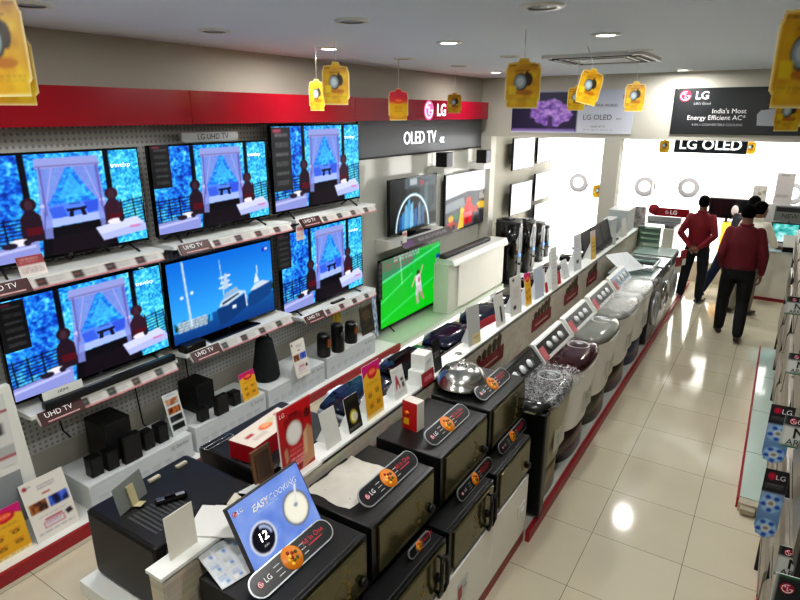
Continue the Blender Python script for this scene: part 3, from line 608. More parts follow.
# caption card and header plate
cc = thing('caption_card', 'white caption card at the foot of the nearest lower television', 'card', (-4.02, 1.9, LB + .056), PI / 2, None, -.1)
B((-.14, 0, 0), (.14, .004, .06), 'card', cc, WHITE); text('HDMI', .03, INKD, 'lettering', cc, FACE(0, -.001, .03))
hp = thing('header_plate', 'silver plate with television lettering on top of an upper television', 'sign', (-4.18, 3.545, 2.672), PI / 2)
B((-.3, 0, 0), (.3, .03, .085), 'plate', hp, SILVER, .004); text('LG UHD TV', .065, INKD, 'lettering', hp, FACE(.02, -.002, .043))
# shelf of the arc television
t = thing('angled_shelf', 'white wedge shelf with a printed front under the arc television', 'shelf', (-3.92, 6.82, 1.345), PI / 2)
MB().prism([(0, 0), (.4, 0), (.4, -.2), (0, -.03)], -.66, .66, 'x', mat('shelf_grey_white', 'd3d4ce', .35)).build('board', t)
p = Pic(70, 10, '4a4548'); p.rect(.02, .1, .2, .9, '6a4a78'); p.greek(.3, .3, .9, .7, 2, 'c8c4c8', .7)
link('printed_front', p.mesh(1.3, .11, .004, '8a8688', name='printed_front'), t, Matrix.Translation((0, -.05, -.07)) @ Matrix.Rotation(-.6, 4, 'X'))
pt = thing('price_tag', 'small white and pink tag standing at the left end of the wedge shelf', 'tag', (-3.9, 6.22, 1.345), PI / 2)
B((-.05, 0, 0), (.05, .004, .15), 'card', pt, WHITE); B((-.04, -.002, .09), (.04, 0, .13), 'print', pt, mat('pink_ink', 'd07a8a', .5)); B((-.05, .004, 0), (.05, .05, .004), 'stand', pt, WHITE)
# small satellite speakers on white ledges
for y, z, lab in ((7.62, 2.18, 'black cube speaker on a ledge below the lit television lettering'), (8.95, 2.15, 'black cube speaker on a ledge beside the white pillar')):
    l = thing('ledge_box', 'white ledge box carrying the ' + lab[6:], 'ledge', (-4.05, y, z - .1), PI / 2); B((-.12, 0, 0), (.14, .29, .1), 'body', l, WHITE, .006); B((-.12, -.004, .08), (.14, 0, .1), 'lip', l, LGREY)
    s = thing('cube_speaker', lab, 'speaker', (-4.03, y, z), PI / 2); B((-.1, 0, 0), (.1, .17, .2), 'cabinet', s, BLACK, .006); B((-.09, -.006, .01), (.09, 0, .19), 'grille', s, mat('speaker_grille', '121a3c', .4))
# white cabinet of the far bay with its soundbar
t = thing('storage_cabinet', 'white cabinet with a flip-up lid carrying a long black soundbar', 'cabinet', (-3.80, 8.42, .1), PI / 2)
B((-1.15, .02, 0), (.84, .26, .74), 'carcass', t, mat('cabinet_pale', 'cfd4ca', .35), .006); B((-.85, 0, .03), (.82, .02, .68), 'door', t, WHITEG, .004)
MB().prism([(-.06, .72), (-.02, .8), (.26, .8), (.26, .74), (.02, .74)], -1.1, .85, 'x', WHITE).build('lid', t); B((-.95, -.075, .7), (.8, -.07, .75), 'price_strip', t, mat('clear_strip', 'dfe2e0', .15))
t = thing('soundbar', 'long black soundbar on the white cabinet below the red and yellow television', 'soundbar', (-3.9, 8.1, .902), PI / 2)
B((-.78, 0, 0), (.8, .11, .06), 'body', t, DGREY, .012); B((-.76, -.003, .008), (.78, .002, .05), 'grille', t, BLACKM)
t = thing('soundbar', 'black soundbar on the shelf before the nearest lower television', 'soundbar', (-3.965, 2.24, LB + .001), PI / 2); B((-.5, 0, 0), (.55, .06, .055), 'body', t, BLACK, .012); B((-.48, -.003, .008), (.53, .002, .046), 'grille', t, BLACKM); B((-.2, .02, .055), (.0, .05, .0565), 'control_strip', t, GREY)
for y, lab in ((2.93, 'small black box on the shelf left of the yacht television'), (5.02, 'black remote control lying before the pavilion television above the speakers')):
    zz = LB if y < 4 else LB3; t = thing('set_top_box' if y < 4 else 'remote_control', lab, 'box' if y < 4 else 'remote', (-4.0, y, zz), PI / 2)
    if y < 4: B((-.02, 0, 0), (.2, .1, .07), 'body', t, BLACK, .008); B((0, -.002, .05), (.05, .0, .06), 'label', t, GREY)
    else: B((-.14, 0, 0), (.08, .045, .022), 'body', t, BLACK, .008); B((-.12, .01, .022), (.05, .035, .024), 'keypad', t, GREY)
# cables that droop below the televisions
for i, (a, b) in enumerate(((1.9, 2.5), (3.2, 3.75))):
    t = MB().tube([(-4.2, a + (b - a) * k / 14, UB + .012 + .05 * abs(math.sin(k * .9))) for k in range(15)], .005, WIRE, 6).build('cable')
    tag(t, ('black cable looping below the nearest upper television', 'black cable lying below the upper television with the sign plate')[i], 'cable')
for y, z0, z1, lab in ((1.95, .6, .93, 'short black cable hanging on the wall below the nearest lower shelf'), (2.6, .35, .93, 'black cable running down the wall behind the large black subwoofer'), (3.12, .4, .93, 'black cable hanging behind the leaning picture placard')):
    tag(MB().tube([(-4.32, y, z1), (-4.31, y + .01, (z0 + z1) / 2), (-4.31, y + .03, z0), (-4.25, y + .05, z0 - .05)], .006, WIRE, 6).build('hanging_cable'), lab, 'cable')

# -------------------------------------------- display boxes and their things
PB = .13; BXF = -3.84
def display_box(label, y0, y1, z1, word):
    w = y1 - y0; t = thing('display_box', label, 'display box', (BXF, (y0 + y1) / 2, PB), PI / 2, 'white display boxes on the red-edged plinth')
    B((-w / 2, 0, 0), (w / 2, .42, z1 - PB), 'body', t, mat('box_white', 'd4d8da', .4), .004); h = z1 - PB
    p = Pic(80, 22, 'c3cbd0'); p.rect(.04, .15, .3, .18, 'dde2e4')
    for i in range(7): p.greek(.06 + i * .125, .55, .15 + i * .125, .8, 2, '8e979c', .6)
    link('printed_front', p.mesh(w - .01, h - .01, .002, 'c3cbd0', name='printed_front'), t, Matrix.Translation((0, -.003, .005)))
    text(word, .05, mat('ink_slate', '7a848a', .5), 'lettering', t, FACE(w * .36, -.0045, h * .78))
BZ = [.345, .365, .36, .375]
display_box('nearest white display box, under the largest black subwoofer', 1.86, 2.76, BZ[0], 'SJ Series')
display_box('white display box under the smaller subwoofer and the yellow card', 2.80, 3.62, BZ[1], 'SJ Series')
display_box('white display box under the tall tapered black speaker', 3.66, 4.50, BZ[2], 'SK Series')
display_box('white display box at the plinth end, under the small black speakers', 4.54, 5.45, BZ[3], 'SL Series')
def speaker(name, label, px, py, z, w, d, h, back=0.):
    p = on_z(px, py, z); t = thing(name, label, 'speaker', (p.x - back, p.y, z), PI / 2, 'black speakers on the display boxes')
    B((-w / 2, 0, 0), (w / 2, d, h), 'cabinet', t, BLACK, .008); B((-w / 2 + .008, -.005, .01), (w / 2 - .008, .002, h - .01), 'grille', t, BLACKM, .002); text('LG', .014, GREY, 'emblem', t, FACE(0, -.006, .022))
    return p
speaker('subwoofer', 'largest black subwoofer, among four small speakers on the nearest box', 128, 461, BZ[0], .22, .26, .33, .07); speaker('bookshelf_speaker', 'black upright speaker directly before the largest subwoofer', 135, 461, BZ[0], .15, .055, .23, -.0)
for px, py, l in ((99, 476, 'small black speaker at the near end of the nearest display box'), (115, 469, 'small black speaker second from the near end of the nearest box'), (151, 449, 'small black speaker just past the largest subwoofer'), (165, 442, 'small black speaker farthest along the nearest display box')):
    speaker('satellite_speaker', l, px, py, BZ[0], .095, .09, .155)
speaker('subwoofer', 'smaller black subwoofer on the second box, near the yellow card', 214, 413, BZ[1], .2, .24, .27, .09); speaker('bookshelf_speaker', 'black upright speaker before the smaller subwoofer', 224, 414, BZ[1], .13, .055, .18)
speaker('satellite_speaker', 'small black speaker left of the smaller subwoofer', 206, 421, BZ[1], .09, .07, .12); speaker('satellite_speaker', 'small black speaker between the smaller subwoofer and the yellow card', 238, 405, BZ[1], .09, .09, .13)
p = on_z(274, 380, BZ[2]); t = thing('portable_speaker', 'tall tapered dark speaker with a carry loop on its display box', 'speaker', (p.x - .1, p.y, BZ[2]), PI / 2)
MB().lathe([(.0, 0), (.12, 0), (.135, .03), (.13, .12), (.1, .3), (.085, .4), (.075, .42), (0, .425)], mat('speaker_cloth', '15191d', .8, bump=.4, nscale=140)).build('body', t); MB().tube([(.06 * math.cos(a), 0, .41 + .07 * math.sin(a)) for a in [PI * k / 10 for k in range(11)]], .01, BLACK, 8).build('carry_loop', t)
for px, py, hh, l in ((329, 357, .26, 'small dark speaker with a copper front, nearest on the end box'), (343, 352, .33, 'taller black speaker in the middle of the end box'), (356, 343, .25, 'small dark speaker with a copper front, last on the end box')):
    p = on_z(px, py, BZ[3]); t = thing('tower_speaker', l, 'speaker', (p.x - .07, p.y, BZ[3]), PI / 2, 'dark speakers on the end box')
    MB().lathe([(0, 0), (.07, 0), (.075, .02), (.07, hh - .03), (.06, hh - .005), (0, hh)], BLACK, 20).build('body', t)
    if 'copper' in l: MB().prism([(-.028, .12), (.028, .12), (.024, hh - .05), (-.024, hh - .05)], -.082, -.06, 'y', mat('copper', '8a4a26', .35, .5)).build('front_panel', t)
    else: MB().lathe([(.0, 0), (.035, .0), (.04, .008)], DGREY, axis='y', c=(0, -.078, .2)).build('driver', t)

# ----------------------------------------------------- cards and placards
def placard(label, pos, rz, w, h, pic, tilt=.15, name='placard', cat='card', stand=True, edge='e8e8e6', words=(), group=None):
    t = thing(name, label, cat, pos, rz, group); M = Matrix.Rotation(-tilt, 4, 'X')
    c = link('card', pic.mesh(w, h, .003, edge, name='card'), t, M)
    if stand:
        d = math.sin(tilt) * h * .8 + .05 + h * .12
        MB().prism([(h * .72 * math.sin(tilt) + .004, h * .72 * math.cos(tilt)), (d, 0), (.012, 0)], -w * .12, w * .12, 'x', WHITE).build('strut', t)
    for (s, sz, m, x, z) in words: text(s, sz, m, 'lettering', c, FACE(x, -.002, z))
    return t
def pic_brochure():
    p = Pic(48, 66, 'dcd9d2'); p.ell(.1, .09, .05, .035, 'a02a48'); p.greek(.35, .12, .75, .22, 2, '8a8690'); p.rect(.42, .26, .6, .29, 'b84a58')
    m = p.inside([(.06, .36), (.46, .36), (.46, .54), (.06, .54)]); p.clouds(['1c1018', '5a3020', 'c07830', '2a1c40'], (14, 10), m); m = p.inside([(.5, .36), (.95, .36), (.95, .54), (.5, .54)]); p.clouds(['101438', '2a4ab0', '5a7ae0', '402060'], (14, 10), m)
    p.greek(.2, .62, .8, .66, 1, 'a8a4a8'); p.rect(.3, .68, .7, .71, 'b8406a'); p.rect(.25, .73, .72, .83, 'b04870'); p.rect(.27, .74, .7, .82, 'e6e0e0'); p.greek(.3, .76, .66, .81, 2, '6a4a8a'); p.poly([(.76, .7), (.9, .68), (.94, .76), (.8, .78)], '2c2628'); p.greek(.08, .88, .92, .93, 1, '9a98a0'); return p
def pic_yellow():
    p = Pic(40, 60, 'e0ae2e'); p.vgrad('e2b838', 'd8a020'); p.put(p.Y < .22 - .1 * np.sin(p.X * PI), 'c81e78'); p.ell(.55, .18, .28, .11, 'c41c30'); p.ell(.55, .17, .2, .06, 'e85a3a'); p.greek(.38, .14, .72, .2, 2, 'f4d0a0'); p.greek(.2, .33, .85, .4, 2, '8a5a10', .6)
    for cx, cy in ((.3, .55), (.72, .52), (.32, .76), (.74, .74)): p.greek(cx - .14, cy - .04, cx + .14, cy, 2, 'b03020', .8); p.ell(cx, cy + .03, .1, .03, '3a2a18'); p.ell(cx, cy + .03, .06, .015, 'e0ae2e')
    p.rect(0, .93, 1, 1, 'e8d6a0'); p.greek(.1, .95, .9, .98, 1, '6a5a30'); return p
def pic_photos():
    p = Pic(30, 72, 'cfd3d4'); p.greek(.2, .05, .8, .09, 1, '7a8088')
    for i, cs in enumerate((['6aa0c8', 'c8a080', 'a05a30', '3a78b0'], ['8a3c14', 'd88030', '402010', 'b86020'], ['0a0a0c', '1c1c22', '3a3c48'], ['0a0a0c', '181a20', '2c2e36'])):
        m = p.inside([(.12, .14 + i * .2), (.9, .14 + i * .2), (.9, .29 + i * .2), (.12, .29 + i * .2)]); p.clouds(cs, (8, 8), m)
    p.greek(.3, .93, .7, .96, 1, '70747c'); return p
def pic_info():
    p = Pic(36, 60, 'd6d8d8'); p.rect(0, .22, 1, .25, 'a03040'); p.rect(.15, .38, .9, .55, '2a2a2e'); p.rect(.2, .42, .8, .5, '5a3a40'); p.rect(.0, .72, 1, .85, 'b0b4b6'); p.rect(0, .86, 1, .89, 'a03040'); p.greek(.1, .08, .8, .18, 2, '8a8c90'); return p
t = placard('white brochure placard with two concert photos on the near end of the plinth', on_z(60, 532, PB), PI / 2, .29, .42, pic_brochure(), .3, stand=False, words=(('LG', .022, INKD, -.09, .385),))
placard('yellow offer card with a magenta top, at the photo edge on the plinth', on_z(14, 556, PB), PI / 2, .24, .33, pic_yellow(), .22, stand=False)
placard('tall placard with four pictures leaning at the end of the nearest display box', on_z(181, 433, BZ[0]), PI / 2, .15, .36, pic_photos(), .25)
placard('yellow offer card with a magenta top on the box right of the smaller subwoofer', on_z(252, 399, BZ[1]), PI / 2, .19, .27, pic_yellow(), .2)
placard('white placard with two photos between the tall tapered speaker and the end box', on_z(304, 376, BZ[2]), PI / 2, .2, .38, pic_brochure(), .2)
p = Pic(30, 30, 'c8a428'); p.clouds(['8a6a14', 'c8a428', 'e0c040', '3a2c10'], (6, 6)); placard('small yellow card standing behind the speakers of the end box', on_z(352, 338, BZ[3]) + Vector((-.2, 0, 0)), PI / 2, .16, .3, p, .1)
p = Pic(40, 46, '1c1814'); p.clouds(['100e0c', '2a241c', '4a3a22'], (5, 6)); p.greek(.2, .2, .8, .5, 5, '9a7a40', .7); p.rect(0, 0, 1, .05, '5a4a30'); placard('dark framed card with gold print leaning beside the football television', on_z(369, 333, BZ[3]), PI / 2, .26, .34, p, .15, edge='2a241c')
p = Pic(16, 54, 'c4ccd4'); p.clouds(['1c2430', '6a8ab8', 'e8f0f8', '30343c'], (5, 14)); placard('narrow black and blue strip display at the left edge of the football television', on_z(379, 336, PB) + Vector((0, -.05, 0)), PI / 2, .09, .62, p, .08, edge='101014')
tg = placard('small red and white price card on the nearest upper shelf end', Vector((-4.02, 1.86, UB)), PI / 2, .17, .13, (lambda q: (q.rect(0, 0, 1, .45, '9a4044'), q.greek(.1, .1, .8, .38, 2, 'e0c8c8'), q.greek(.1, .55, .9, .9, 3, '8a6a6c'), q)[-1])(Pic(24, 18, 'd8d0cc')), .3)
pt = placard('small pink and white price card between the two middle lower televisions', Vector((-3.965, 4.36, UB - .2)), PI / 2, .11, .15, (lambda q: (q.rect(.1, .1, .9, .35, 'c87888'), q.greek(.1, .5, .9, .9, 3, 'b08890'), q)[-1])(Pic(16, 20, 'e0d4d2')), .0, stand=False, name='hanging_price_card')
# white information stand at the photo's left edge
t = thing('information_stand', 'white stand with red-lined information cards at the left photo edge', 'stand', (-4.0, 1.3, PB), PI / 2)
MB().prism([(-.6, 0), (.33, 0), (.27, 1.1), (-.6, 1.1)], .0, .05, 'y', WHITE).build('board', t); MB().prism([(-.6, 0), (.33, 0), (.3, .45), (-.6, .45)], .05, .3, 'y', LGREY).build('base_box', t)
B((-.45, -.012, .12), (.22, 0, .5), 'recess_panel', t, mat('recess_grey', '8f9499', .5))
link('information_card', pic_info().mesh(.5, .5, .004, 'd8d8d8', name='information_card'), t, Matrix.Translation((-.03, -.006, .56)))
# tall black tower speakers at the end of the left wall
for i, (px, py, h, r, l) in enumerate(((503, 283, 1.12, .2, 'nearest and widest of the tall black appliances past the soundbar cabinet'), (520, 272, .98, .17, 'second tall black appliance in the row beside the bright window'), (533.5, 262, .8, .12, 'third black appliance in the row beside the bright window'), (541, 257, .66, .09, 'farthest and smallest of the black appliances beside the bright window'))):
    p = on_z(px, py, .04 if i else .04); t = thing('tower_appliance', l, 'appliance', (p.x - .0, p.y + .13, .04), PI / 2 - .2, 'tall black appliances past the soundbar cabinet')
    n = 24; pl = [(r * math.copysign(abs(math.cos(a)) ** .6, math.cos(a)), r * math.copysign(abs(math.sin(a)) ** .6, math.sin(a))) for a in [2 * PI * k / n for k in range(n)]]
    MB().prism(pl, 0, h - .06, 'z', BLACKG, True).build('body', t); MB().prism([(x * .98, y * .98) for x, y in pl], h - .06, h, 'z', DGREY, True).build('top_cap', t)
    MB().prism([(r * .1, .1), (r * .62, .1), (r * .62, h - .12), (r * .1, h - .12)], -r - .004, -r + .02, 'y', mat('grey_band', '8a9098', .3)).build('front_panel', t)
    MB().lathe([(0, 0), (.025, 0), (.028, .01)], mat('blue_lamp', '4a8cff', .3, emit=2.), axis='y', c=(r * .36, -r - .012, h * .45)).build('indicator', t); B((r * .15, -r - .05, h * .3), (r * .55, -r, h * .33), 'spout', t, BLACK, .004)
    if i < 2: B((-r * .7, -r * .5, h), (r * .2, r * .3, h + .03), 'handle', t, BLACK, .01)
# ------------------------------------------------------- ovens, right side
OLIVE = mat('olive_mirror_glass', '5e583a', .16, .5, noise=.12, nscale=3); MWTOP = mat('microwave_top', '1d1e1f', .38, .2)
def microwave(label, yc, z, h, handle, xf, d=.41, w=.555, decal=1):
    t = thing('microwave_oven', label, 'microwave oven', (xf, yc, z), PI / 2, 'microwave ovens in two stepped rows')
    B((-w / 2, .02, .012), (w / 2, d, h), 'body', t, MWTOP, .006); B((-w / 2, 0, .012), (w / 2, .022, h), 'front_frame', t, BLACK, .004)
    B((-w / 2 + .045, -.012, .03), (w / 2 - .02, .0, h - .02), 'door', t, OLIVE, .003)
    for x in (-w / 2 + .04, w / 2 - .04):
        for y in (.05, d - .05): MB().cyl((x, y, 0), (x, y, .014), .016, m=BLACK, seg=10).build('foot', t)
    for k in range(3): B((-w * .4 + k * .1, d - .002, h - .06), (-w * .4 + k * .1 + .06, d + .001, h - .035), 'vent', t, GREY)
    if handle == 'loop':
        x = w / 2 - .1; hd = MB(); P = [(x - .025, -.035, h * .12), (x - .03, -.05, h * .3), (x - .03, -.05, h * .75), (x - .02, -.045, h * .88), (x + .02, -.045, h * .88), (x + .03, -.05, h * .75), (x + .03, -.05, h * .3), (x + .025, -.035, h * .12)]
        hd.tube(P, .011, BLACK, 8, closed=True); hd.cyl((x, -.04, h * .1), (x, 0, h * .1), .01, m=BLACK, seg=8); hd.cyl((x, -.045, h * .88), (x, 0, h * .88), .01, m=BLACK, seg=8); hd.build('handle', t)
        x -= .0; MB().lathe([(.0, -.03), (.02, -.03), (.024, -.012)], BLACK, axis='y', c=(x, 0, h * .42), seg=16).build('dial', t)
    else: MB().lathe([(.0, -.035), (.02, -.034), (.024, -.012)], BLACK, axis='y', c=(w / 2 - .06, 0, h * .33), seg=16).build('dial', t)
    q = MB(); rr = random.Random(int(yc * 100) + int(z * 10))         # gold print on the glass
    if decal:
        for i in range(6):
            x0, z0 = w * .2 + rr.uniform(-.02, .02), h * (.25 + .085 * i)
            if handle == 'loop': x0 -= .09
            q.prism([(x0, z0), (x0 + .02, z0 + .006), (x0 + .012, z0 + .022), (x0 - .01, z0 + .018)], -.0135, -.0121, 'y', GOLD)
        q.build('gold_print', t)
    return t
UX, LX, UZ, LZ = -1.26, -1.145, .885, .565
microwave('nearest upper microwave, under the lit cooking display', 1.43, UZ, .29, 'dial', UX); microwave('upper microwave with a white plastic sheet on its top', 2.02, UZ, .295, 'dial', UX)
microwave('upper microwave with a small red food carton on its top', 2.655, UZ, .305, 'dial', UX, w=.575); microwave('upper microwave with the steel dome on its top, next to the wrapped washer', 3.27, UZ, .305, 'dial', UX, w=.575)
microwave('nearest lower microwave, only its top edge seen at the bottom of the photo', 1.36, LZ, .285, 'loop', LX); microwave('lower microwave with a tall black loop handle, second from the camera', 1.95, LZ, .285, 'loop', LX)
microwave('lower microwave with a black loop handle and reddish print, third from the camera', 2.54, LZ, .285, 'loop', LX); microwave('lower microwave with a round dial, last before the wrapped washer', 3.14, LZ, .285, 'dial', LX)
for y, l in ((1.33, 'white base cabinet at the bottom edge, nearest the camera'), (1.94, 'white base cabinet with a small pink price sticker'), (2.53, 'white base cabinet below the third lower microwave'), (3.12, 'white base cabinet next to the black wrapped washer')):
    t = thing('base_cabinet', l, 'cabinet', (LX - .005, y, 0), PI / 2, 'white base cabinets under the microwaves')
    B((-.295, .0, .1), (.295, .5, .56), 'carcass', t, WHITE, .003); B((-.293, -.016, .11), (.293, 0, .555), 'door', t, WHITEG, .003); B((-.295, .02, 0), (.295, .48, .1), 'plinth', t, LGREY); B((-.295, -.005, 0), (.295, .02, .085), 'kick_strip', t, REDT)
    B((-.293, .5, .1), (.293, .56, .865), 'riser', t, BLACKM); B((-.293, .13, .86), (.293, .56, .882), 'upper_shelf', t, BLACKM)
t = thing('price_sticker', 'small pink and grey price sticker on a white base cabinet door', 'sticker', (LX + .0125, 2.42, .33), PI / 2); B((-.06, -.002, 0), (.06, 0, .12), 'paper', t, LGREY); B((-.055, -.003, .005), (-.01, -.002, .09), 'pink_corner', t, mat('pink_ink2', 'b04a52', .5)); text('LG', .03, INKD, 'lettering', t, FACE(.025, -.003, .06))
t = thing('outlet', 'white square outlet plate on the last white base cabinet', 'outlet', (LX + .0125, 3.3, .3), PI / 2); B((-.06, -.008, 0), (.06, 0, .09), 'plate', t, WHITEG, .003); B((-.03, -.011, .03), (.03, -.008, .06), 'rocker', t, WHITE, .002)
PLATE = mat('plaque_black', '17171a', .3)
def plaque(label, y, z, x, L=.46, h=.1, tilt=.95, logo_on=True):
    t = thing('feature_plaque', label, 'plaque', mtx=Matrix.Translation((x, y, z + .006)) @ Matrix.Rotation(PI / 2, 4, 'Z') @ Matrix.Rotation(-tilt, 4, 'X'), group='oval feature plaques on the microwaves')
    def stad(Lh, r, n=12): return [(Lh * s + r * math.cos(a), h / 2 + r * math.sin(a)) for s, o in ((1, -PI / 2), (-1, PI / 2)) for a in [o + PI * k / n for k in range(n + 1)]]
    MB().prism(stad(L / 2 - h / 2, h / 2), 0, .006, 'y', SILVER).build('rim', t); MB().prism(stad(L / 2 - h / 2, h / 2 - .006), -.002, .0, 'y', PLATE).build('face', t)
    f = MB().lathe([(0, -.004), (h * .48, -.004), (h * .5, 0)], mat('food_orange', 'd07a14', .4), axis='y', c=(-.01, 0, h * .5)).build('food_picture', t)
    q = MB()
    for i in range(9):
        a = i * 2.4; r = h * .1 * math.sqrt(i); q.lathe([(0, -.0065), (h * .07, -.006), (h * .08, -.004)], (mat('food_red', '8a1410', .4), mat('food_yellow', 'e8b830', .4), mat('food_green', '4a5a14', .4))[i % 3], 8, axis='y', c=(-.01 + r * math.cos(a), 0, h * .5 + r * math.sin(a)))
    q.build('toppings', f); text('All In One', .03, mat('red_glow_ink', 'c8283c', .5), 'lettering', t, FACE(L * .27, -.0025, h * .62)); B((L * .18, -.0025, h * .4), (L * .36, -.002, h * .44), 'small_print', t, MATS['red_glow_ink'])
    if logo_on: logo(h * .13, t, FACE(-L * .4, -.003, h * .5)); text('LG', h * .3, INKW, 'lettering', t, FACE(-L * .31, -.003, h * .5))
    for i in range(3): B((-L * .22, -.0025, h * (.25 + .2 * i)), (-L * .15, -.002, h * (.28 + .2 * i)), 'small_print', t, LGREY); B((L * .09, -.0025, h * (.25 + .2 * i)), (L * .15, -.002, h * (.28 + .2 * i)), 'small_print', t, LGREY)
plaque('oval plaque directly before the lit cooking display', 1.41, UZ + .292, -1.365); plaque('oval plaque beside the white plastic sheet', 2.06, UZ + .297, -1.335, .47)
plaque('oval plaque beside the small red food carton', 2.66, UZ + .307, -1.335, .46); plaque('oval plaque before the steel dome', 3.28, UZ + .307, -1.335, .46)
plaque('oval plaque on the third lower microwave, below the food carton', 2.72, LZ + .287, -1.198, .44, .075, .5); plaque('oval plaque on the last lower microwave, below the steel dome', 3.28, LZ + .287, -1.198, .44, .075, .5)
plaque('tiny red and black plaque on the second lower microwave', 2.08, LZ + .287, -1.2, .2, .05, .5, False)
# lit cooking display
t = thing('advert_display', 'tilted lit blue display advertising easy cooking on the nearest microwave', 'display', mtx=Matrix.Translation((-1.455, 1.455, UZ + .303)) @ Matrix.Rotation(PI / 2, 4, 'Z') @ Matrix.Rotation(-.5, 4, 'X'))
B((-.2, .0, 0), (.2, .02, .3), 'frame', t, DGREY, .003)
p = Pic(96, 70, '7a9ae8'); p.vgrad('7f9ff0', 'a4b4e8'); p.clouds(['6f90e4', '86a4ee', '9cb4f2'], (6, 5)); p.ell(.24, .62, .17, .235, 'e4e8f4'); p.ell(.24, .62, .145, .2, '0a0c20'); p.ring(.24, .62, .13, .18, .72, '0a0c20'); p.put((((p.X - .24) / .13) ** 2 + ((p.Y - .62) / .18) ** 2 <= 1) & (((p.X - .24) / .1) ** 2 + ((p.Y - .62) / .135) ** 2 > 1) & (p.X > .24) & (p.Y < .62), 'b8c4e8')
p.ell(.76, .56, .19, .26, '7c8494'); p.ell(.76, .56, .165, .225, 'f4f0dc'); p.ell(.76, .56, .14, .19, 'fffce8'); p.line(.78, .5, .86, .26, .03, 'eef0f4'); p.ell(.77, .52, .03, .03, '9aa0b0'); p.greek(.3, .27, .6, .31, 1, 'c8d4f4')
sc = link('screen', p.mesh(.385, .285, .002, '9ab0ec', mat_attr('lit_display', .85, .2), 'screen'), t, Matrix.Translation((0, -.003, .0075)))
text('EASY', .038, INKW, 'lettering', t, FACE(-.055, -.005, .235), bold=.0012, shear=.2); text('COOKING', .034, mat('pale_blue_ink', 'dfe6fa', .5), 'lettering', t, FACE(.075, -.005, .235), shear=.2); logo(.011, t, FACE(-.175, -.005, .262)); text('LG', .024, INKW, 'lettering', t, FACE(-.148, -.005, .262)); text('12', .05, LITL, 'lettering', t, FACE(-.1, -.005, .122)); text('min', .018, INKW, 'lettering', t, FACE(-.1, -.005, .088))
MB().prism([(.02, .2), (.1, .062), (.11, .066), (.03, .2)], -.03, .03, 'x', DGREY).build('strut', t)
# things on the microwaves
def crumple(name, label, cat, c, sx, sy, z, m, amp=.006, rz=0., nx=26, ny=20, fq=9., group=None, sag=None):
    bm = bmesh.new(); vs = []; ph = random.random() * 9
    for j in range(ny + 1):
        for i in range(nx + 1):
            x, y = (i / nx - .5) * sx, (j / ny - .5) * sy
            h = amp * (abs(math.sin(fq * x * 6 + 3 * math.sin(y * fq * 3) + ph)) + .7 * abs(math.sin(fq * y * 5 + 2 * x * fq + 1 + ph)) + random.random() * .6)
            vs.append(bm.verts.new((x * (1 + .04 * math.sin(y * 40)), y * (1 + .04 * math.sin(x * 30)), h + (sag(x, y) if sag else 0))))
    for j in range(ny):
        for i in range(nx): f = bm.faces.new((vs[j * (nx + 1) + i], vs[j * (nx + 1) + i + 1], vs[(j + 1) * (nx + 1) + i + 1], vs[(j + 1) * (nx + 1) + i])); f.smooth = True
    me = bpy.data.meshes.new(name); bm.to_mesh(me); bm.free(); me.materials.append(m)
    o = link(name, me); o.location = (c[0], c[1], z); o.rotation_euler.z = rz; return tag(o, label, cat, group)
crumple('plastic_sheet', 'crinkled white plastic sheet lying on a microwave top', 'plastic sheet', (-1.545, 1.97), .26, .36, UZ + .2965, mat('white_film', 'c4c1b8', .3, noise=.15, nscale=12), .0022)
o = B((-1.69, 1.83, UZ + .2952), (-1.46, 2.12, UZ + .2975), 'paper_sheet', None, BLACKM); tag(o, 'dark sheet peeking out under the crinkled white plastic sheet', 'sheet')
p = Pic(40, 30, 'c9cdd2'); 
for i in range(3):
    for j in range(3): p.rect(.03 + i * .33, .04 + j * .33, .31 + i * .33, .31 + j * .33, random.choice(['e6e8ea', 'd4dade'])); p.greek(.06 + i * .33, .08 + j * .33, .28 + i * .33, .2 + j * .33, 2, random.choice(['4a6ab0', '6a7484', '30343c'])); p.ell(.22 + i * .33, .24 + j * .33, .05, .04, '5a86c8')
o = link('leaflet', p.mesh(.17, .2, .004, 'c8ccd0', name='leaflet')); o.matrix_local = Matrix.Translation((-1.52, 1.24, UZ + .296)) @ Matrix.Rotation(PI / 2 - .2, 4, 'Z') @ Matrix.Rotation(-1.35, 4, 'X'); tag(o, 'glossy sheet of small printed blocks lying behind the lit display', 'leaflet')
t = thing('food_carton', 'small red and white food carton standing on an upper microwave', 'carton', (-1.55, 2.57, UZ + .305), -.1); B((-.05, -.035, 0), (.05, .035, .175), 'box', t, mat('carton_white', 'd8d2c8', .4), .002)
B((-.051, -.036, .0), (-.05, .036, .175), 'side_panel', t, RED); B((-.052, -.0365, .0), (.05, -.035, .175), 'front_panel', t, mat('carton_red', 'c01c20', .35)); B((-.04, -.038, .03), (-.005, -.0365, .07), 'yellow_patch', t, mat('carton_yellow', 'e0b418', .4)); MB().lathe([(0, -.002), (.018, 0)], mat('carton_orange', 'e07a1c', .4), 12, c=(-.02, -.0365, .1), axis='y').build('picture', t)
p = Vector((-1.56, 3.2, UZ + .305)); t = thing('cooking_dome', 'polished steel dome cover on a black plate, on the last upper microwave', 'dome', p)
MB().lathe([(0, .0), (.13, 0), (.165, .022), (.17, .03), (.0, .03)], BLACKG, 40).build('plate', t); MB().lathe([(.175, .03), (.178, .036), (.165, .045), (.155, .08), (.125, .125), (.08, .15), (.035, .158), (.0, .159)], STEEL, 40).build('dome', t)
kn = MB(); kn.tube([(.03 * math.cos(a), .03 * math.sin(a), .172) for a in [2 * PI * k / 14 for k in range(14)]], .004, STEEL, 6, closed=True); kn.cyl((0, 0, .156), (0, 0, .172), .008, m=STEEL, seg=10); kn.build('knob', t)
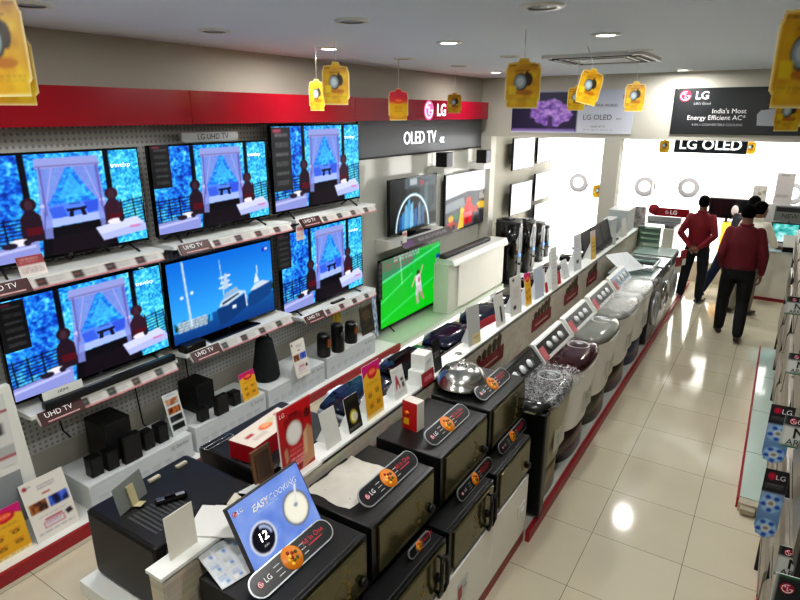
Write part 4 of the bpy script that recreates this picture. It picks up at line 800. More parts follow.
# ------------------------------------------------------------ on the ledge
LXc = -1.745
def plain(c, w=24, h=30): return Pic(w, h, c)
def ledge(label, y, w, h, pic, tilt=.1, x=LXc, rz=PI / 2, **k):
    if y > 3.7: w *= 1.12; rz -= .12
    return placard(label, (x, y, PT), rz, w, h, pic, tilt, **k)
ledge('blank white card standing at the near end of the partition ledge', 1.165, .13, .19, plain('d6d2c6'), .05, x=-1.755)
t = thing('folded_paper', 'folded white paper sheet lying over the ledge behind the lit display', 'paper', (-1.78, 1.36, PT + .002), PI / 2 + .5); MB().prism([(-.1, 0), (.1, 0), (.1, .003), (-.1, .003)], -.11, .11, 'y', mat('paper', 'cfcfcb', .6)).build('sheet', t); B((-.1, -.11, .003), (.1, .05, .006), 'top_fold', t, MATS['paper'])
for i, (y, c, l) in enumerate(((1.5, 'c8c0b0', 'cream paper slips piled on the ledge beside the first black oven'), (1.57, 'b8bab8', 'grey leaflets lying on the ledge before the red scan placard'))):
    t = thing('paper_stack', l, 'papers', (-1.8, y, PT), .4 + i); [B((-.05, -.04 + .004 * j, .004 * j), (.06, .05, .004 * j + .003), 'sheet', t, mat('paper_%d' % i, c, .6)) for j in range(3)]
t = thing('picture_frame', 'brown wooden board leaning behind the red scan placard', 'board', mtx=Matrix.Translation((-1.825, 1.68, PT)) @ Matrix.Rotation(PI / 2, 4, 'Z') @ Matrix.Rotation(-.12, 4, 'X')); B((-.06, 0, 0), (.06, .012, .17), 'board', t, mat('brown_wood', '6a4a30', .5)); B((-.045, -.003, .02), (.045, 0, .15), 'inset', t, mat('brown_wood_dark', '4a3424', .5))
p = Pic(48, 68, 'b0141c'); p.vgrad('c01a22', '9a1016'); p.rect(.2, .16, .74, .95, '8a0e14'); p.rect(.26, .26, .68, .9, 'b8181e'); p.ell(.46, .42, .24, .17, 'cfcac4'); p.ell(.46, .42, .19, .135, 'e8e4e0'); p.greek(.28, .64, .66, .67, 1, 'f0c8c8'); p.greek(.26, .7, .68, .74, 1, 'e0a8a8'); p.greek(.28, .77, .68, .92, 3, 'f4e4e4', .85); p.rect(0, 0, .02, 1, 'e8e0dc'); p.rect(0, 0, 1, .012, 'e8e0dc'); p.rect(.34, .14, .6, .16, '3a0608')
p.poly([(.7, .5), (.86, .4), (1, .5), (1, .95), (.6, 1), (.66, .82)], 'b88a68'); p.poly([(.72, .5), (.82, .46), (.8, .8), (.7, .82)], 'd0a884'); p.ell(.88, .24, .1, .07, '5a1410'); p.poly([(.12, .6), (.22, .56), (.24, .75), (.14, .8)], 'b88a68')
q = ledge('tall red placard of a hand holding a phone, on the ledge', 1.83, .23, .36, p, .06, words=(('LG', .03, INKW, -.08, .325),))
ledge('blank pale tent card right of the red scan placard', 2.1, .12, .2, plain('c9c9c4'), .25)
p = Pic(26, 34, '16160f'); p.ell(.5, .6, .28, .2, 'a89a20'); p.ell(.5, .6, .2, .14, 'e8e0a0'); p.ell(.62, .62, .16, .12, 'c8c8b8'); p.greek(.1, .08, .9, .2, 2, '6a6a5a'); p.rect(.05, .86, .95, .98, '2a2a2a'); p.greek(.1, .88, .9, .96, 1, '9a9a94'); ledge('black tent card with a yellow bulb picture on the ledge', 2.29, .12, .2, p, .2)
ledge('yellow offer card with a magenta top, tallest on the near ledge', 2.48, .165, .32, pic_yellow(), .12)
p = Pic(24, 30, 'd4d4d0'); p.greek(.1, .1, .6, .16, 1, '8a8a8c'); p.poly([(.15, .7), (.3, .25), (.4, .25), (.55, .7), (.45, .7), (.4, .55), (.3, .55), (.25, .7)], 'a02a38'); p.rect(.62, .4, .85, .5, '2a2a2e'); p.rect(.68, .55, .88, .72, '2a2a2e'); p.greek(.2, .78, .85, .92, 2, 'a0a0a0'); ledge('white tent card with a large red letter on the ledge', 2.76, .13, .19, p, .25)
for z, y, w, l in ((0, 3.0, .14, 'lower white carton with a red card before it, on the ledge'), (.1, 3.02, .105, 'upper white carton stacked on another on the ledge')):
    t = thing('small_carton', l, 'carton', (LXc - .02, y, PT + z), PI / 2 + .1); B((-w / 2, -.05, 0), (w / 2, .05, .1), 'box', t, WHITE, .002); B((-w * .3, -.0515, .03), (w * .3, -.05, .06), 'print', t, LGREY)
t = thing('red_card', 'small red card leaning against the white cartons on the ledge', 'card', mtx=Matrix.Translation((LXc + .045, 3.0, PT)) @ Matrix.Rotation(PI / 2, 4, 'Z') @ Matrix.Rotation(-.12, 4, 'X')); B((-.075, -.003, 0), (.075, 0, .09), 'card', t, mat('card_red', '9a1c2c', .4)); B((-.05, -.004, .03), (.05, -.003, .06), 'print', t, mat('card_pink', 'c86a74', .5))
ledge('black card in a slim stand beside the white cartons', 3.22, .1, .22, (lambda q: (q.greek(.2, .4, .8, .6, 2, 'c8c8c8'), q)[-1])(Pic(16, 30, '121214')), .15, edge='121214')
t = thing('ledge_grommet', 'small steel cable grommet set in the white ledge', 'grommet', (-1.765, 3.55, PT)); MB().lathe([(0, .001), (.018, .002), (.025, .004), (.028, 0)], STEEL, 16).build('ring', t)
ledge('tall grey white card on a cream foot, beyond the steel dome', 3.78, .15, .3, (lambda q: (q.rect(.3, .72, 1, 1, 'd8cda0'), q.rect(.4, .8, .8, .85, 'b8a878'), q)[-1])(Pic(20, 40, 'bfc0bd')), .12)
t = ledge('low wine red wedge card lying on the ledge', 4.15, .4, .06, plain('8a1c28'), .6, x=-1.85)
p = Pic(24, 40, 'd2d0ca'); p.rect(.25, .75, .5, .85, '1c1c1e'); p.greek(.3, .3, .8, .6, 4, 'c0a8a4'); p.rect(.2, .06, .4, .13, '2a2a2c'); ledge('white slanted card with black marks, first of the pair before a yellow strip', 4.28, .13, .26, (lambda q: (q.rect(.5, .4, .7, .9, '2c2c2e'), q)[-1])(Pic(20, 34, 'd2d0ca')), .2, stand=False); ledge('tall white card with black marks just before the narrow yellow strip', 4.6, .17, .34, p, .1)
ledge('narrow yellow card with a red head, middle of the ledge', 4.9, .1, .3, pic_yellow(), .15)
ledge('tall plain blue grey card in the middle of the ledge', 5.18, .16, .29, plain('b4bcc8'), .15)
for k, (y, h, c) in enumerate(((5.52, .42, 'd8d8d4'), (5.62, .36, 'c4c6c4'), (5.44, .2, 'd0d0cc'))):
    ledge(('tallest pale tower card on the ledge, over small red cards', 'grey white tower card standing behind the tallest tower card', 'short white card at the foot of the tallest tower card')[k], y, .12, h, (lambda q: (q.greek(.2, .1, .8, .9, 9, 'a8a8a8'), q)[-1])(Pic(16, 40, c)), .12, x=LXc - .05 * k + .03)
ledge('small red card at the foot of the tower cards', 5.72, .12, .13, (lambda q: (q.greek(.1, .2, .9, .8, 3, 'd8a0a0'), q)[-1])(Pic(14, 14, 'a82830')), .2, x=-1.745); ledge('thin red card nearest before the tower cards', 5.38, .05, .1, plain('a82830', 8, 12), .2, x=-1.745)
ledge('small white tent card between the tower cards and a tall white card', 6.0, .13, .2, (lambda q: (q.greek(.1, .2, .9, .8, 4, 'a8a8a8'), q)[-1])(Pic(14, 20, 'd0d2d2')), .3)
ledge('tall white card with a small dark square, past the tower cards', 6.4, .17, .4, (lambda q: (q.rect(.3, .7, .6, .8, '3a3a3c'), q.greek(.2, .1, .8, .5, 5, 'a0a0a4'), q)[-1])(Pic(18, 40, 'cfd2d4')), .12)
ledge('far yellow card near the dark screens on the ledge', 7.02, .13, .34, (lambda q: (q.rect(0, 0, 1, .2, 'c8b8b0'), q.greek(.2, .4, .8, .8, 3, '8a6a20'), q)[-1])(Pic(16, 34, 'd8b456')), .12)
ledge('small pale tent card beside the dark screens on the ledge', 7.97, .1, .16, plain('cfd0cc'), .1, x=-1.73, stand=False)
for y, l in ((7.3, 'first of the dark laptop-like screens on the far ledge'), (7.75, 'second of the dark laptop-like screens on the far ledge'), (8.18, 'third dark laptop-like screen on the far ledge, beside the boxes')):
    t = thing('tilted_screen', l, 'screen', mtx=Matrix.Translation((-1.83, y, PT + .001)) @ Matrix.Rotation(PI / 2, 4, 'Z')); B((-.21, -.06, 0), (.21, .05, .02), 'base', t, BLACK, .004); MB().box((-.21, 0, 0), (.21, .015, .27), BLACKM, .004).build('screen', t, mtx=Matrix.Translation((0, .04, .015)) @ Matrix.Rotation(-.3, 4, 'X'))
t = thing('storage_box', 'pale grey box standing on the far end of the partition ledge', 'box', (-1.99, 9.0, PT)); B((-.05, -.2, 0), (.22, .28, .33), 'body', t, mat('pale_box', 'bac2c2', .4), .006); B((-.055, -.205, .31), (.225, .285, .34), 'lid', t, LGREY, .004)
t = thing('storage_box', 'low pale box before the taller pale grey box', 'box', (-2.0, 8.58, PT)); B((-.02, -.15, 0), (.1, .18, .24), 'body', t, mat('pale_box2', 'c8cccc', .4), .006); B((-.025, -.155, .22), (.105, .185, .25), 'lid', t, LGREY, .004)
p = Pic(20, 30, '6e6a68'); p.clouds(['3a3836', '8a8480', 'd8d4d0'], (5, 6)); placard('photo card with a grey picture beside the pale grey box', (-1.735, 9.42, PT), .3, .2, .32, p, .15)
ledge('clear white card at the far end, before the photo card', 8.62, .16, .26, plain('d4d2cc'), .15, x=-1.745)
# ------------------------------------------------- black ovens, left side
t = thing('oven_counter', 'white counter slab under the nearest big black oven', 'counter', (-2.45, 1.72, 0), -PI / 2)
B((-.74, -.0, .76), (.65, .58, .835), 'top', t, WHITE, .003); B((-.7, .08, .0), (.6, .56, .76), 'cabinet', t, WHITE)
def black_oven(label, y0, y1, extra):
    w = y1 - y0; t = thing('countertop_oven', label, 'oven', (-2.42, (y0 + y1) / 2 - .01, .835), -PI / 2, 'big black ovens behind the partition')
    B((-w / 2, .0, .012), (w / 2, .5, .36), 'body', t, mat('oven_black', '0d0d0f', .4), .02); B((-w / 2 + .02, -.012, .03), (w / 2 - .1, .002, .34), 'door', t, BLACKG, .006); B((w / 2 - .095, -.01, .03), (w / 2 - .01, .002, .34), 'control_panel', t, DGREY, .004)
    for x in (-w * .4, w * .4): [MB().cyl((x, y, 0), (x, y, .014), .015, m=BLACK, seg=8).build('foot', t) for y in (.05, .45)]
    v = MB(); [v.box((.0 + k * .022, .22, .36), (.012 + k * .022, .42, .3612), DGREY) for k in range(10)]; v.build('vent_slots', t)
    B((-w / 2 + .08, .49, .1), (w / 2 - .05, .505, .33), 'back_plate', t, mat('back_metal', '6e6f70', .35, .7), .003)
    return t
black_oven('nearest big black oven, with cards and a remote on top', 1.15, 1.70, 1); black_oven('second big black oven, under the red and white carton', 1.78, 2.42, 0)
OT = .835 + .361
t = thing('price_card', 'clear grey price card propped on the nearest black oven', 'card', mtx=Matrix.Translation((-2.26, 1.28, OT)) @ Matrix.Rotation(PI / 2 + .3, 4, 'Z') @ Matrix.Rotation(-.2, 4, 'X')); B((-.09, 0, 0), (.09, .003, .13), 'card', t, mat('clear_card', '7d817e', .2)); B((-.02, -.01, 0), (.02, -.002, .1), 'clip', t, mat('clip_cream', 'b8b08c', .4)); B((-.02, -.05, 0), (.02, -.002, .004), 'foot', t, MATS['clip_cream'])
t = thing('handset', 'small black and chrome handset lying on the nearest black oven', 'handset', mtx=Matrix.Translation((-2.14, 1.39, OT + .001)) @ Matrix.Rotation(1.1, 4, 'Z')); B((-.07, -.018, 0), (.07, .018, .022), 'body', t, BLACKG, .008); B((-.065, -.015, .022), (-.03, .015, .025), 'chrome_end', t, STEEL, .002); B((.02, -.01, .022), (.06, .01, .024), 'keys', t, SILVER)
for x, y in ((-2.36, 1.42), (-2.35, 1.57)): 
    o = B((x, y, OT), (x + .02, y + .06, OT + .012), 'paper_label', None, mat('label_cream', 'b4b09c', .5)); tag(o, 'small cream label at the %s of the nearest black oven top' % ('near left edge' if y < 1.5 else 'far left edge'), 'label')
t = thing('appliance_carton', 'red and white printed carton lying on the second black oven', 'carton', (-2.06, 2.0, OT), PI / 2 + .1); B((-.2, -.02, 0), (.2, .15, .1), 'box', t, mat('carton_deep_red', '9c1020', .35), .002)
p = Pic(50, 28, 'd6ccc0'); p.ell(.5, .45, .12, .16, 'd86a3a'); p.ell(.52, .42, .08, .1, 'e8a070'); p.poly([(.58, .3), (.72, .2), (.76, .35), (.62, .5)], 'c8c4a0'); p.rect(.12, .35, .26, .5, 'a83038'); p.greek(.15, .6, .4, .8, 3, '9a8a84'); p.ell(.84, .25, .05, .08, 'b02a3a'); o = link('printed_top', p.mesh(.4, .17, .001, 'd0c4b8', name='printed_top'), t, Matrix.Translation((0, -.02, .1015)) @ Matrix.Rotation(-PI / 2, 4, 'X')); logo(.022, t, FACE(.03, -.022, .05)); text('LG', .04, INKW, 'lettering', t, FACE(.08, -.022, .05))
t = thing('grill_rack', 'thin steel rack lying beside the red and white carton', 'rack', (-2.33, 1.84, OT + .004), PI / 2); m = MB(); [m.tube([(-.08 + .0 * k, .03 * k, .004), (.1, .03 * k, .004)], .003, STEEL, 6) for k in range(3)]; m.tube([(-.08, 0, .004), (-.08, .06, .004)], .003, STEEL, 6); m.tube([(.1, 0, .004), (.1, .06, .004)], .003, STEEL, 6); m.build('wires', t)
# row of dark top-load washers standing with their backs to the partition
S((-2.5, 2.5, 0), (-1.84, 9.9, .18), 'trim_15', MATS['platform_top'])
def plan(w, d, bul=.1, n=18, k=4): return [(-w / 2, d)] + [(w / 2 * (2 * i / n - 1), bul * abs(2 * i / n - 1) ** k) for i in range(n + 1)] + [(w / 2, d)]
def loft_plan(mb, pl, levels, m, smooth=True):
    """levels: (scale, z); scaled about the middle of the plan"""
    cx = 0; cy = sum(p[1] for p in pl) / len(pl); cy = (max(p[1] for p in pl) + min(p[1] for p in pl)) / 2
    R = [[mb.bm.verts.new((p[0] * l[0], cy + (p[1] - cy) * l[0] + (l[2] if len(l) > 2 else 0), l[1])) for p in pl] for l in levels]; n = len(pl); fs = []
    for a, b in zip(R, R[1:]): fs += [mb.bm.faces.new((a[i], a[(i + 1) % n], b[(i + 1) % n], b[i])) for i in range(n)]
    mb._set(fs, m, smooth); mb._set([mb.bm.faces.new(R[0][::-1]), mb.bm.faces.new(R[-1])], m); return mb
def dark_washer(label, y, w, lid, i_silver=True):
    t = thing('top_load_washer', label, 'washing machine', (-2.33, y, .18), -PI / 2, 'dark top load washers facing the left aisle'); pl = plan(w, .47, .09, k=2.2)
    loft_plan(MB(), pl, ((1, 0), (1, .9)), BLACKG).build('body', t); loft_plan(MB(), pl, ((1.02, .9), (1.03, .92), (1.0, .935)), SILVER if i_silver else BLACKG).build('rim', t); pl2 = [(x * .95, .03 + yy * .6) for x, yy in pl]
    loft_plan(MB(), pl2, ((1, .935), (.99, .955), (.9, .97), (.4, .98)), lid).build('lid', t); MB().prism([(.34, .935), (.37, .98), (.44, 1.05), (.47, 1.05), (.47, .935)], -w / 2, w / 2, 'x', BLACK).build('control_panel', t); B((-w * .3, .06, .965), (w * .2, .2, .978), 'lid_window', t, mat('smoked_glass', '1c2026', .05))
    MB().tube([(-w * .2, .0, .91), (-w * .1, -.025, .92), (w * .1, -.025, .92), (w * .2, .0, .91)], .012, SILVER, 8).build('handle', t)
for i, (y, l) in enumerate(((2.85, 'dark blue washer lid with a silver edge behind the yellow card'), (3.5, 'black washer lid behind the white tent card with a red letter'), (4.15, 'black and blue washer lid behind the white cartons'), (4.82, 'dark navy washer lid, curved edge seen above the ledge grommet'), (5.5, 'black washer with a silver edge behind the tall grey white card'), (6.2, 'dark washer behind the tall white card with black marks'), (6.9, 'dark washer behind the plain blue grey card'), (7.6, 'dark washer behind the tower cards'), (8.3, 'dark washer behind the far yellow card'), (9.0, 'last dark washer, behind the dark laptop-like screens'))):
    dark_washer(l, y, .6, mat('navy_gloss', '0a1026', .12) if i in (0, 2, 3) else BLACKG, i in (0, 4, 6))
# -------------------------------------------- washing machines, right side
def twin_tub(label, y, w, lid, base, panel, wrapped=False, top=.84, frame_m=WHITE, body=None):
    t = thing('twin_tub_washer', label, 'washing machine', (-1.1, y, .1), PI / 2, 'twin tub washers along the right aisle'); pl = plan(w, .41, .1, k=3)
    loft_plan(MB(), [(a * .97, .045 + b * .88) for a, b in pl], ((1, 0.0), (1, .3)), base).build('base', t); loft_plan(MB(), pl, ((.96, .29, .02), (.97, .3, .02), (1., .55, .0), (1.02, top - .03, -.02), (1.04, top, -.025)), body or mat('washer_white', 'f3f4f2', .3)).build('body', t)
    lp = [(a * 1.02, -.03 + b * .74) for a, b in pl]; loft_plan(MB(), lp, ((1, top), (1, top + .02), (.96, top + .045), (.84, top + .06), (.4, top + .07)), lid).build('lid', t)
    wd = MB().lathe([(.075, .0), (.082, .012), (.088, .016), (.094, .012), (.1, 0)], SILVER, 28, c=(w * .22, .15, top + .057), cap=False).build('window_ring', t); MB().lathe([(0, .012), (.05, .01), (.078, .004)], mat('spin_window', 'b8bcc0', .12), 28, c=(w * .22, .15, top + .057)).build('window_glass', wd)
    a0, a1 = Vector((0, .272, top + .055)), Vector((0, .375, top + .18)); MB().prism([(.25, top), (a0.y, a0.z), (a1.y, a1.z), (.41, a1.z), (.41, top)], -w / 2, w / 2, 'x', frame_m).build('console', t)
    ang = math.atan2(a1.z - a0.z, a1.y - a0.y); L = (a1 - a0).length; M = Matrix.Translation(a0) @ Matrix.Rotation(ang - 0, 4, 'X')       # local y runs up the slope, z is its normal
    MB().box((-w / 2 + .03, .02, 0), (w / 2 - .03, L - .015, .006), panel).build('control_panel', t, mtx=M)
    for k in range(3): dl = MB().lathe([(.034, 0), (.036, .008), (.03, .014), (.022, .03), (0, .032)], mat('dial_pale', 'd4d6d6', .35), 18).build('dial', t, mtx=M @ Matrix.Translation((-w * .18 + k * w * .2, L * .5, .006))); B((-.004, -.028, .03), (.004, .028, .038), 'grip', dl, GREY)
    MB().box((-w / 2 + .02, .0, .0062), (-w / 2 + .12, L - .05, .008), mat('label_pink', 'b8686c', .5)).build('feature_label', t, mtx=M)
    q = Pic(24, 36, 'cfd0c6'); m = ((q.X - .5) / .35) ** 2 + ((q.Y - .5) / .4) ** 2 < 1; q.clouds(['8a9288', 'b4b8ac', 'd4d4ca', '70807c'], (8, 10), m); link('front_sticker', q.mesh(w * .36, .36, .002, 'cfd0c6', name='front_sticker'), t, Matrix.Translation((w * .02, -.003, top - .43)))
    return t
MAROON = mat('maroon_gloss', '2c0c12', .1); GLID = mat('grey_gloss', '6e706a', .12); PANELD = mat('panel_dark', '2a2a2c', .3); OLV = mat('olive_steel', '8c866a', .3, .5, noise=.1, nscale=2)
BROWN = mat('brown_gloss', '3c2420', .2); DOLIVE = mat('dark_olive', '4a4a3c', .3); BASEB = mat('base_brown', '4a3a2c', .3); BASEN = mat('base_navy', '28305c', .3)
t = twin_tub('black and olive washer wrapped in crinkled film, beside the microwaves', 3.92, .70, mat('black_marble', '2a2c2c', .2, noise=.3, nscale=30), OLV, PANELD, True, frame_m=BLACK, body=OLV)
B((-.36, -.012, .02), (-.27, .4, .84), 'corner_trim', t, BLACK, .012)
twin_tub('white washer with a maroon lid and four-knob panel', 4.66, .70, MAROON, BROWN, mat('panel_black', '1a181a', .3)); twin_tub('white washer with a glossy grey lid', 5.42, .70, GLID, DOLIVE, mat('panel_grey', '57585a', .4))
twin_tub('white washer with a grey lid under thin film and a brown base', 6.24, .76, mat('grey_lid2', '8a8c88', .2), BASEB, MATS['panel_grey'], True); twin_tub('white washer under clear film with a navy blue base', 7.06, .74, mat('white_lid', 'cdd0ce', .15), BASEN, mat('panel_blue', '7a94a8', .35), True)
def film_mat(name, scale, lo, hi, base):
    m = bpy.data.materials.new(name); m.use_nodes = True; nt = m.node_tree; b = nt.nodes['Principled BSDF']; L = nt.links
    tc = nt.nodes.new('ShaderNodeTexCoord'); n = nt.nodes.new('ShaderNodeTexNoise'); n.inputs['Scale'].default_value = scale; n.inputs['Detail'].default_value = 3; n.inputs['Distortion'].default_value = 2.5; L.new(tc.outputs['Object'], n.inputs['Vector'])
    r = nt.nodes.new('ShaderNodeValToRGB'); e = r.color_ramp.elements; e[0].position = .42; e[0].color = (lo,) * 3 + (1,); e[1].position = .5; e[1].color = (hi,) * 3 + (1,); k = e.new(.58); k.color = (lo,) * 3 + (1,)  # pale streaks painted in as highlights along the creases
    L.new(n.outputs['Fac'], r.inputs[0]); L.new(r.outputs['Color'], b.inputs['Alpha']); b.inputs['Base Color'].default_value = (base, base, base, 1); b.inputs['Roughness'].default_value = .12; b.inputs['Specular IOR Level'].default_value = .9; return m
FILM = film_mat('clear_film', 9, .08, .6, .75); FILM1 = film_mat('crinkled_film', 15, .03, .55, .5)
crumple('plastic_wrap', 'crinkled clear film heaped over the lid of the black and olive washer', 'plastic film', (-1.225, 3.92), .36, .7, 1.018, FILM1, .008, 0, 50, 80, 22., 'film over washers', lambda x, y: -.25 * max(0, abs(x - .01) - .1) - max(0, x - .15) * 1.2)
crumple('plastic_wrap', 'thin film over the washer lid with the brown base', 'plastic film', (-1.225, 6.24), .34, .72, 1.018, FILM, .005, 0, 30, 40, 5., 'film over washers', lambda x, y: -.25 * max(0, abs(x - .01) - .1) - max(0, x - .15) * 1.)
crumple('plastic_wrap', 'smooth clear film over the washer with the navy base', 'plastic film', (-1.225, 7.06), .34, .72, 1.018, FILM, .005, 0, 30, 40, 3.5, 'film over washers', lambda x, y: -.25 * max(0, abs(x - .01) - .1) - max(0, x - .15) * 1.)
def front_loader(label, y, w, body, door):
    t = thing('front_load_washer', label, 'washing machine', (-1.13, y, .1), PI / 2, 'front load washers along the right aisle'); h = .86
    B((-w / 2, .0, .02), (w / 2, .55, h), 'body', t, body, .012); B((-w / 2 + .01, -.006, h - .13), (w / 2 - .01, .002, h - .01), 'control_panel', t, DGREY, .004); B((-w / 2, .0, h), (w / 2, .55, h + .015), 'top_plate', t, mat('glass_top', '9fb0ac', .1), .003)
    d = MB().tube([(.19 * math.cos(a), -.015, .42 + .19 * math.sin(a)) for a in [2 * PI * k / 32 for k in range(32)]], .03, door, 10, closed=True).build('door', t); MB().lathe([(0, .0), (.1, .005), (.16, .02)], BLACKG, 28, axis='y', c=(0, -.03, .42)).build('door_glass', d)
    MB().lathe([(.0, -.03), (.03, -.028), (.034, 0)], SILVER, 18, axis='y', c=(.05, -.004, h - .07)).build('dial', t)
    for x in (-w * .4, w * .4): MB().cyl((x, .06, 0), (x, .06, .03), .02, m=BLACK, seg=8).build('foot', t)
front_loader('dark front loader just past the washer with the navy base', 7.82, .6, mat('graphite', '4a4c4e', .3, .5), SILVER); front_loader('silver front loader with a round door, second past the filmed washers', 8.52, .6, SILVER, mat('chrome', 'd0d2d4', .1, 1.)); front_loader('white front loader, last before the white end machine', 9.22, .6, WHITE, SILVER)
t = thing('glass_tray', 'clear glass display tray lying over the front loaders', 'tray', mtx=Matrix.Translation((-1.62, 8.1, 1.0)) @ Matrix.Rotation(PI / 2, 4, 'Z') @ Matrix.Rotation(.0, 4, 'X')); B((-.35, -.42, 0), (.3, .0, .008), 'pane', t, GREENGL)
for a, b in (((-.35, -.42), (.3, -.41)), ((-.35, -.01), (.3, 0)), ((-.35, -.42), (-.34, 0)), ((.29, -.42), (.3, 0))): B((a[0], a[1], .008), (b[0], b[1], .05), 'edge', t, SILVER)
t = thing('instruction_sheet', 'tilted white printed sheet on the first front loader', 'sheet', mtx=Matrix.Translation((-1.36, 7.5, 1.06)) @ Matrix.Rotation(PI / 2 - .5, 4, 'Z') @ Matrix.Rotation(-1.1, 4, 'X')); q = Pic(24, 30, 'd6dadc'); q.greek(.1, .1, .9, .9, 8, 'a4a8ac', .5); link('sheet', q.mesh(.4, .34, .004, 'd6dadc', name='sheet'), t); B((-.12, .004, .0), (.12, .01, .2), 'strut', t, WHITE)
t = thing('glass_box', 'clear glass display box holding small printed cards by the tiled wall', 'display box', (-1.62, 9.35, .99)); 
for lo, hi in (((-.09, 0, 0), (.23, .006, .3)), ((-.09, .28, 0), (.23, .286, .3)), ((-.09, 0, 0), (-.084, .28, .3)), ((.224, 0, 0), (.23, .28, .3))): B(lo, hi, 'pane', t, GREENGL)
for z in (.05, .13, .21): B((-.06, .1, z), (.2, .12, z + .05), 'printed_card', t, mat('card_grey', '8c8c86', .5))
B((-.09, 0, .3), (.23, .286, .31), 'lid', t, SILVER)
for y, z, l in ((9.05, .72, 'nearer red and white tag on the front loader edge'), (9.5, .74, 'farther red and white tag on the front loader edge')):
    t = thing('energy_tag', l, 'tag', (-1.06, y, z), PI / 2 - .5); B((-.07, -.003, 0), (.07, 0, .24), 'card', t, WHITE); B((-.07, -.004, .1), (.07, -.003, .24), 'red_head', t, mat('tag_red', '9a2434', .4))
t = thing('chest_machine', 'white machine with a dark steel top under the red lettered header', 'appliance', (-1.55, 10.1, .1)); B((-.27, 0, .02), (.24, .62, 1.06), 'body', t, mat('pale_enamel', 'd0d2ca', .3), .012); B((-.25, .04, 1.06), (.22, .58, 1.075), 'steel_top', t, mat('dark_steel', '6a6e6c', .25, .8)); B((-.28, .56, 1.06), (.25, .62, 1.16), 'back_rail', t, SILVER, .004); B((-.2, .1, 1.075), (.2, .5, 1.082), 'lid_glass', t, BLACKG)
for x in (-.22, .19): MB().cyl((x, .05, 0), (x, .05, .03), .02, m=BLACK, seg=8).build('foot', t)
t = thing('header_sign', 'red sign with white lettering and a red ball end over the white machine', 'sign', (-1.5, 10.74, 1.24)); B((-.24, -.012, .02), (.3, .012, .16), 'board', t, RED, .003); MB().lathe([(0, -.016), (.085, -.016), (.09, 0), (.085, .016), (0, .016)], RED, 28, axis='y', c=(-.25, 0, .12)).build('end_disc', t); logo(.035, t, FACE(-.04, -.014, .09)); text('LG', .09, INKW, 'lettering', t, FACE(.06, -.014, .09), bold=.003)
for x in (-.15, .2): MB().cyl((x, 0, -1.14), (x, 0, .03), .008, m=SILVER, seg=8).build('post', t)
# stickers with rising figures on the tiled partition face
for y, s, l in ((3.98, .28, 'red sticker with gold figures on the tiled wall beside the steel dome'), (5.18, .26, 'red ribbon sticker with dark figures on the wall behind the maroon lid'), (6.1, .24, 'red ribbon sticker with dark figures on the wall behind the grey lid'), (6.9, .22, 'red ribbon sticker on the wall behind the filmed grey lid')):
    t = thing('sticker', l, 'sticker', (-1.711, y, .985), PI / 2, 'stickers on the tiled partition'); B((-s, -.002, .0), (s, 0, .12), 'ribbon', t, mat('ribbon_red', '7c2026', .4)); q = MB()
    for i in range(5): x = -s * .7 + i * s * .34; q.prism([(x - .025, .12), (x + .025, .12), (x + .04, .16 + .012 * i), (x, .185 + .015 * i), (x - .04, .16 + .012 * i)], -.003, 0, 'y', mat('dark_gold', '4a3a20', .5))
    q.build('figures', t); B((-s * .7, -.003, .04), (s * .6, -.002, .055), 'print_line', t, mat('ribbon_print', 'c0a090', .5))
# ------------------------------------------------------------------ people
SKIN = mat('skin', '7a5240', .55, noise=.08, nscale=20); HAIR = mat('black_hair', '050404', .9, bump=.6, nscale=120, spec=.1)
def remesh(mb, name, parent, m, vox, smooth=2):
    bmesh.ops.recalc_face_normals(mb.bm, faces=mb.bm.faces[:]); me = bpy.data.meshes.new(name); mb.bm.to_mesh(me); mb.bm.free()
    o = bpy.data.objects.new(name, me); COL.objects.link(o)
    r = o.modifiers.new('r', 'REMESH'); r.mode = 'VOXEL'; r.voxel_size = vox; r.use_smooth_shade = True
    s = o.modifiers.new('s', 'SMOOTH'); s.iterations = smooth; s.factor = .5
    dg = bpy.context.evaluated_depsgraph_get(); me2 = bpy.data.meshes.new_from_object(o.evaluated_get(dg)); bpy.data.objects.remove(o); bpy.data.meshes.remove(me)
    me2.name = name; me2.materials.clear(); me2.materials.append(m)
    for p in me2.polygons: p.use_smooth = True
    return link(name, me2, parent)
def limb(mb, pts, rad, seg=14):
    """rounded tapering limb through the joints"""
    P = [Vector(p) for p in pts]; Q = []; R = []
    for i in range(len(P) - 1):
        for k in range(6):
            t = k / 6; Q.append(P[i].lerp(P[i + 1], t)); a, b = rad[i], rad[i + 1]; bulge = 1 + .06 * math.sin(PI * t); R.append((a * (1 - t) + b * t) * bulge)
    Q.append(P[-1]); R.append(rad[-1]); mb.tube(Q, R, None, seg)
    mb.ball(P[0], rad[0] * .98, None, 12); mb.ball(P[-1], rad[-1] * .98, None, 12)
    for p, r_ in zip(P[1:-1], rad[1:-1]): mb.ball(p, r_ * 1.0, None, 12)
def rings(mb, lv, seg=28):
    """lv: (centre, half width, half depth, turn)"""
    R = []
    for c, a, b, tw in lv:
        cs, sn = math.cos(tw), math.sin(tw); ring = []
        for k in range(seg):
            t = 2 * PI * k / seg; x = a * math.copysign(abs(math.cos(t)) ** .85, math.cos(t)); y = b * math.copysign(abs(math.sin(t)) ** .85, math.sin(t))
            ring.append(mb.bm.verts.new((c[0] + x * cs - y * sn, c[1] + x * sn + y * cs, c[2])))
        R.append(ring)
    for A, B_ in zip(R, R[1:]):
        for k in range(seg): mb.bm.faces.new((A[k], A[(k + 1) % seg], B_[(k + 1) % seg], B_[k]))
    mb.bm.faces.new(R[0][::-1]); mb.bm.faces.new(R[-1])
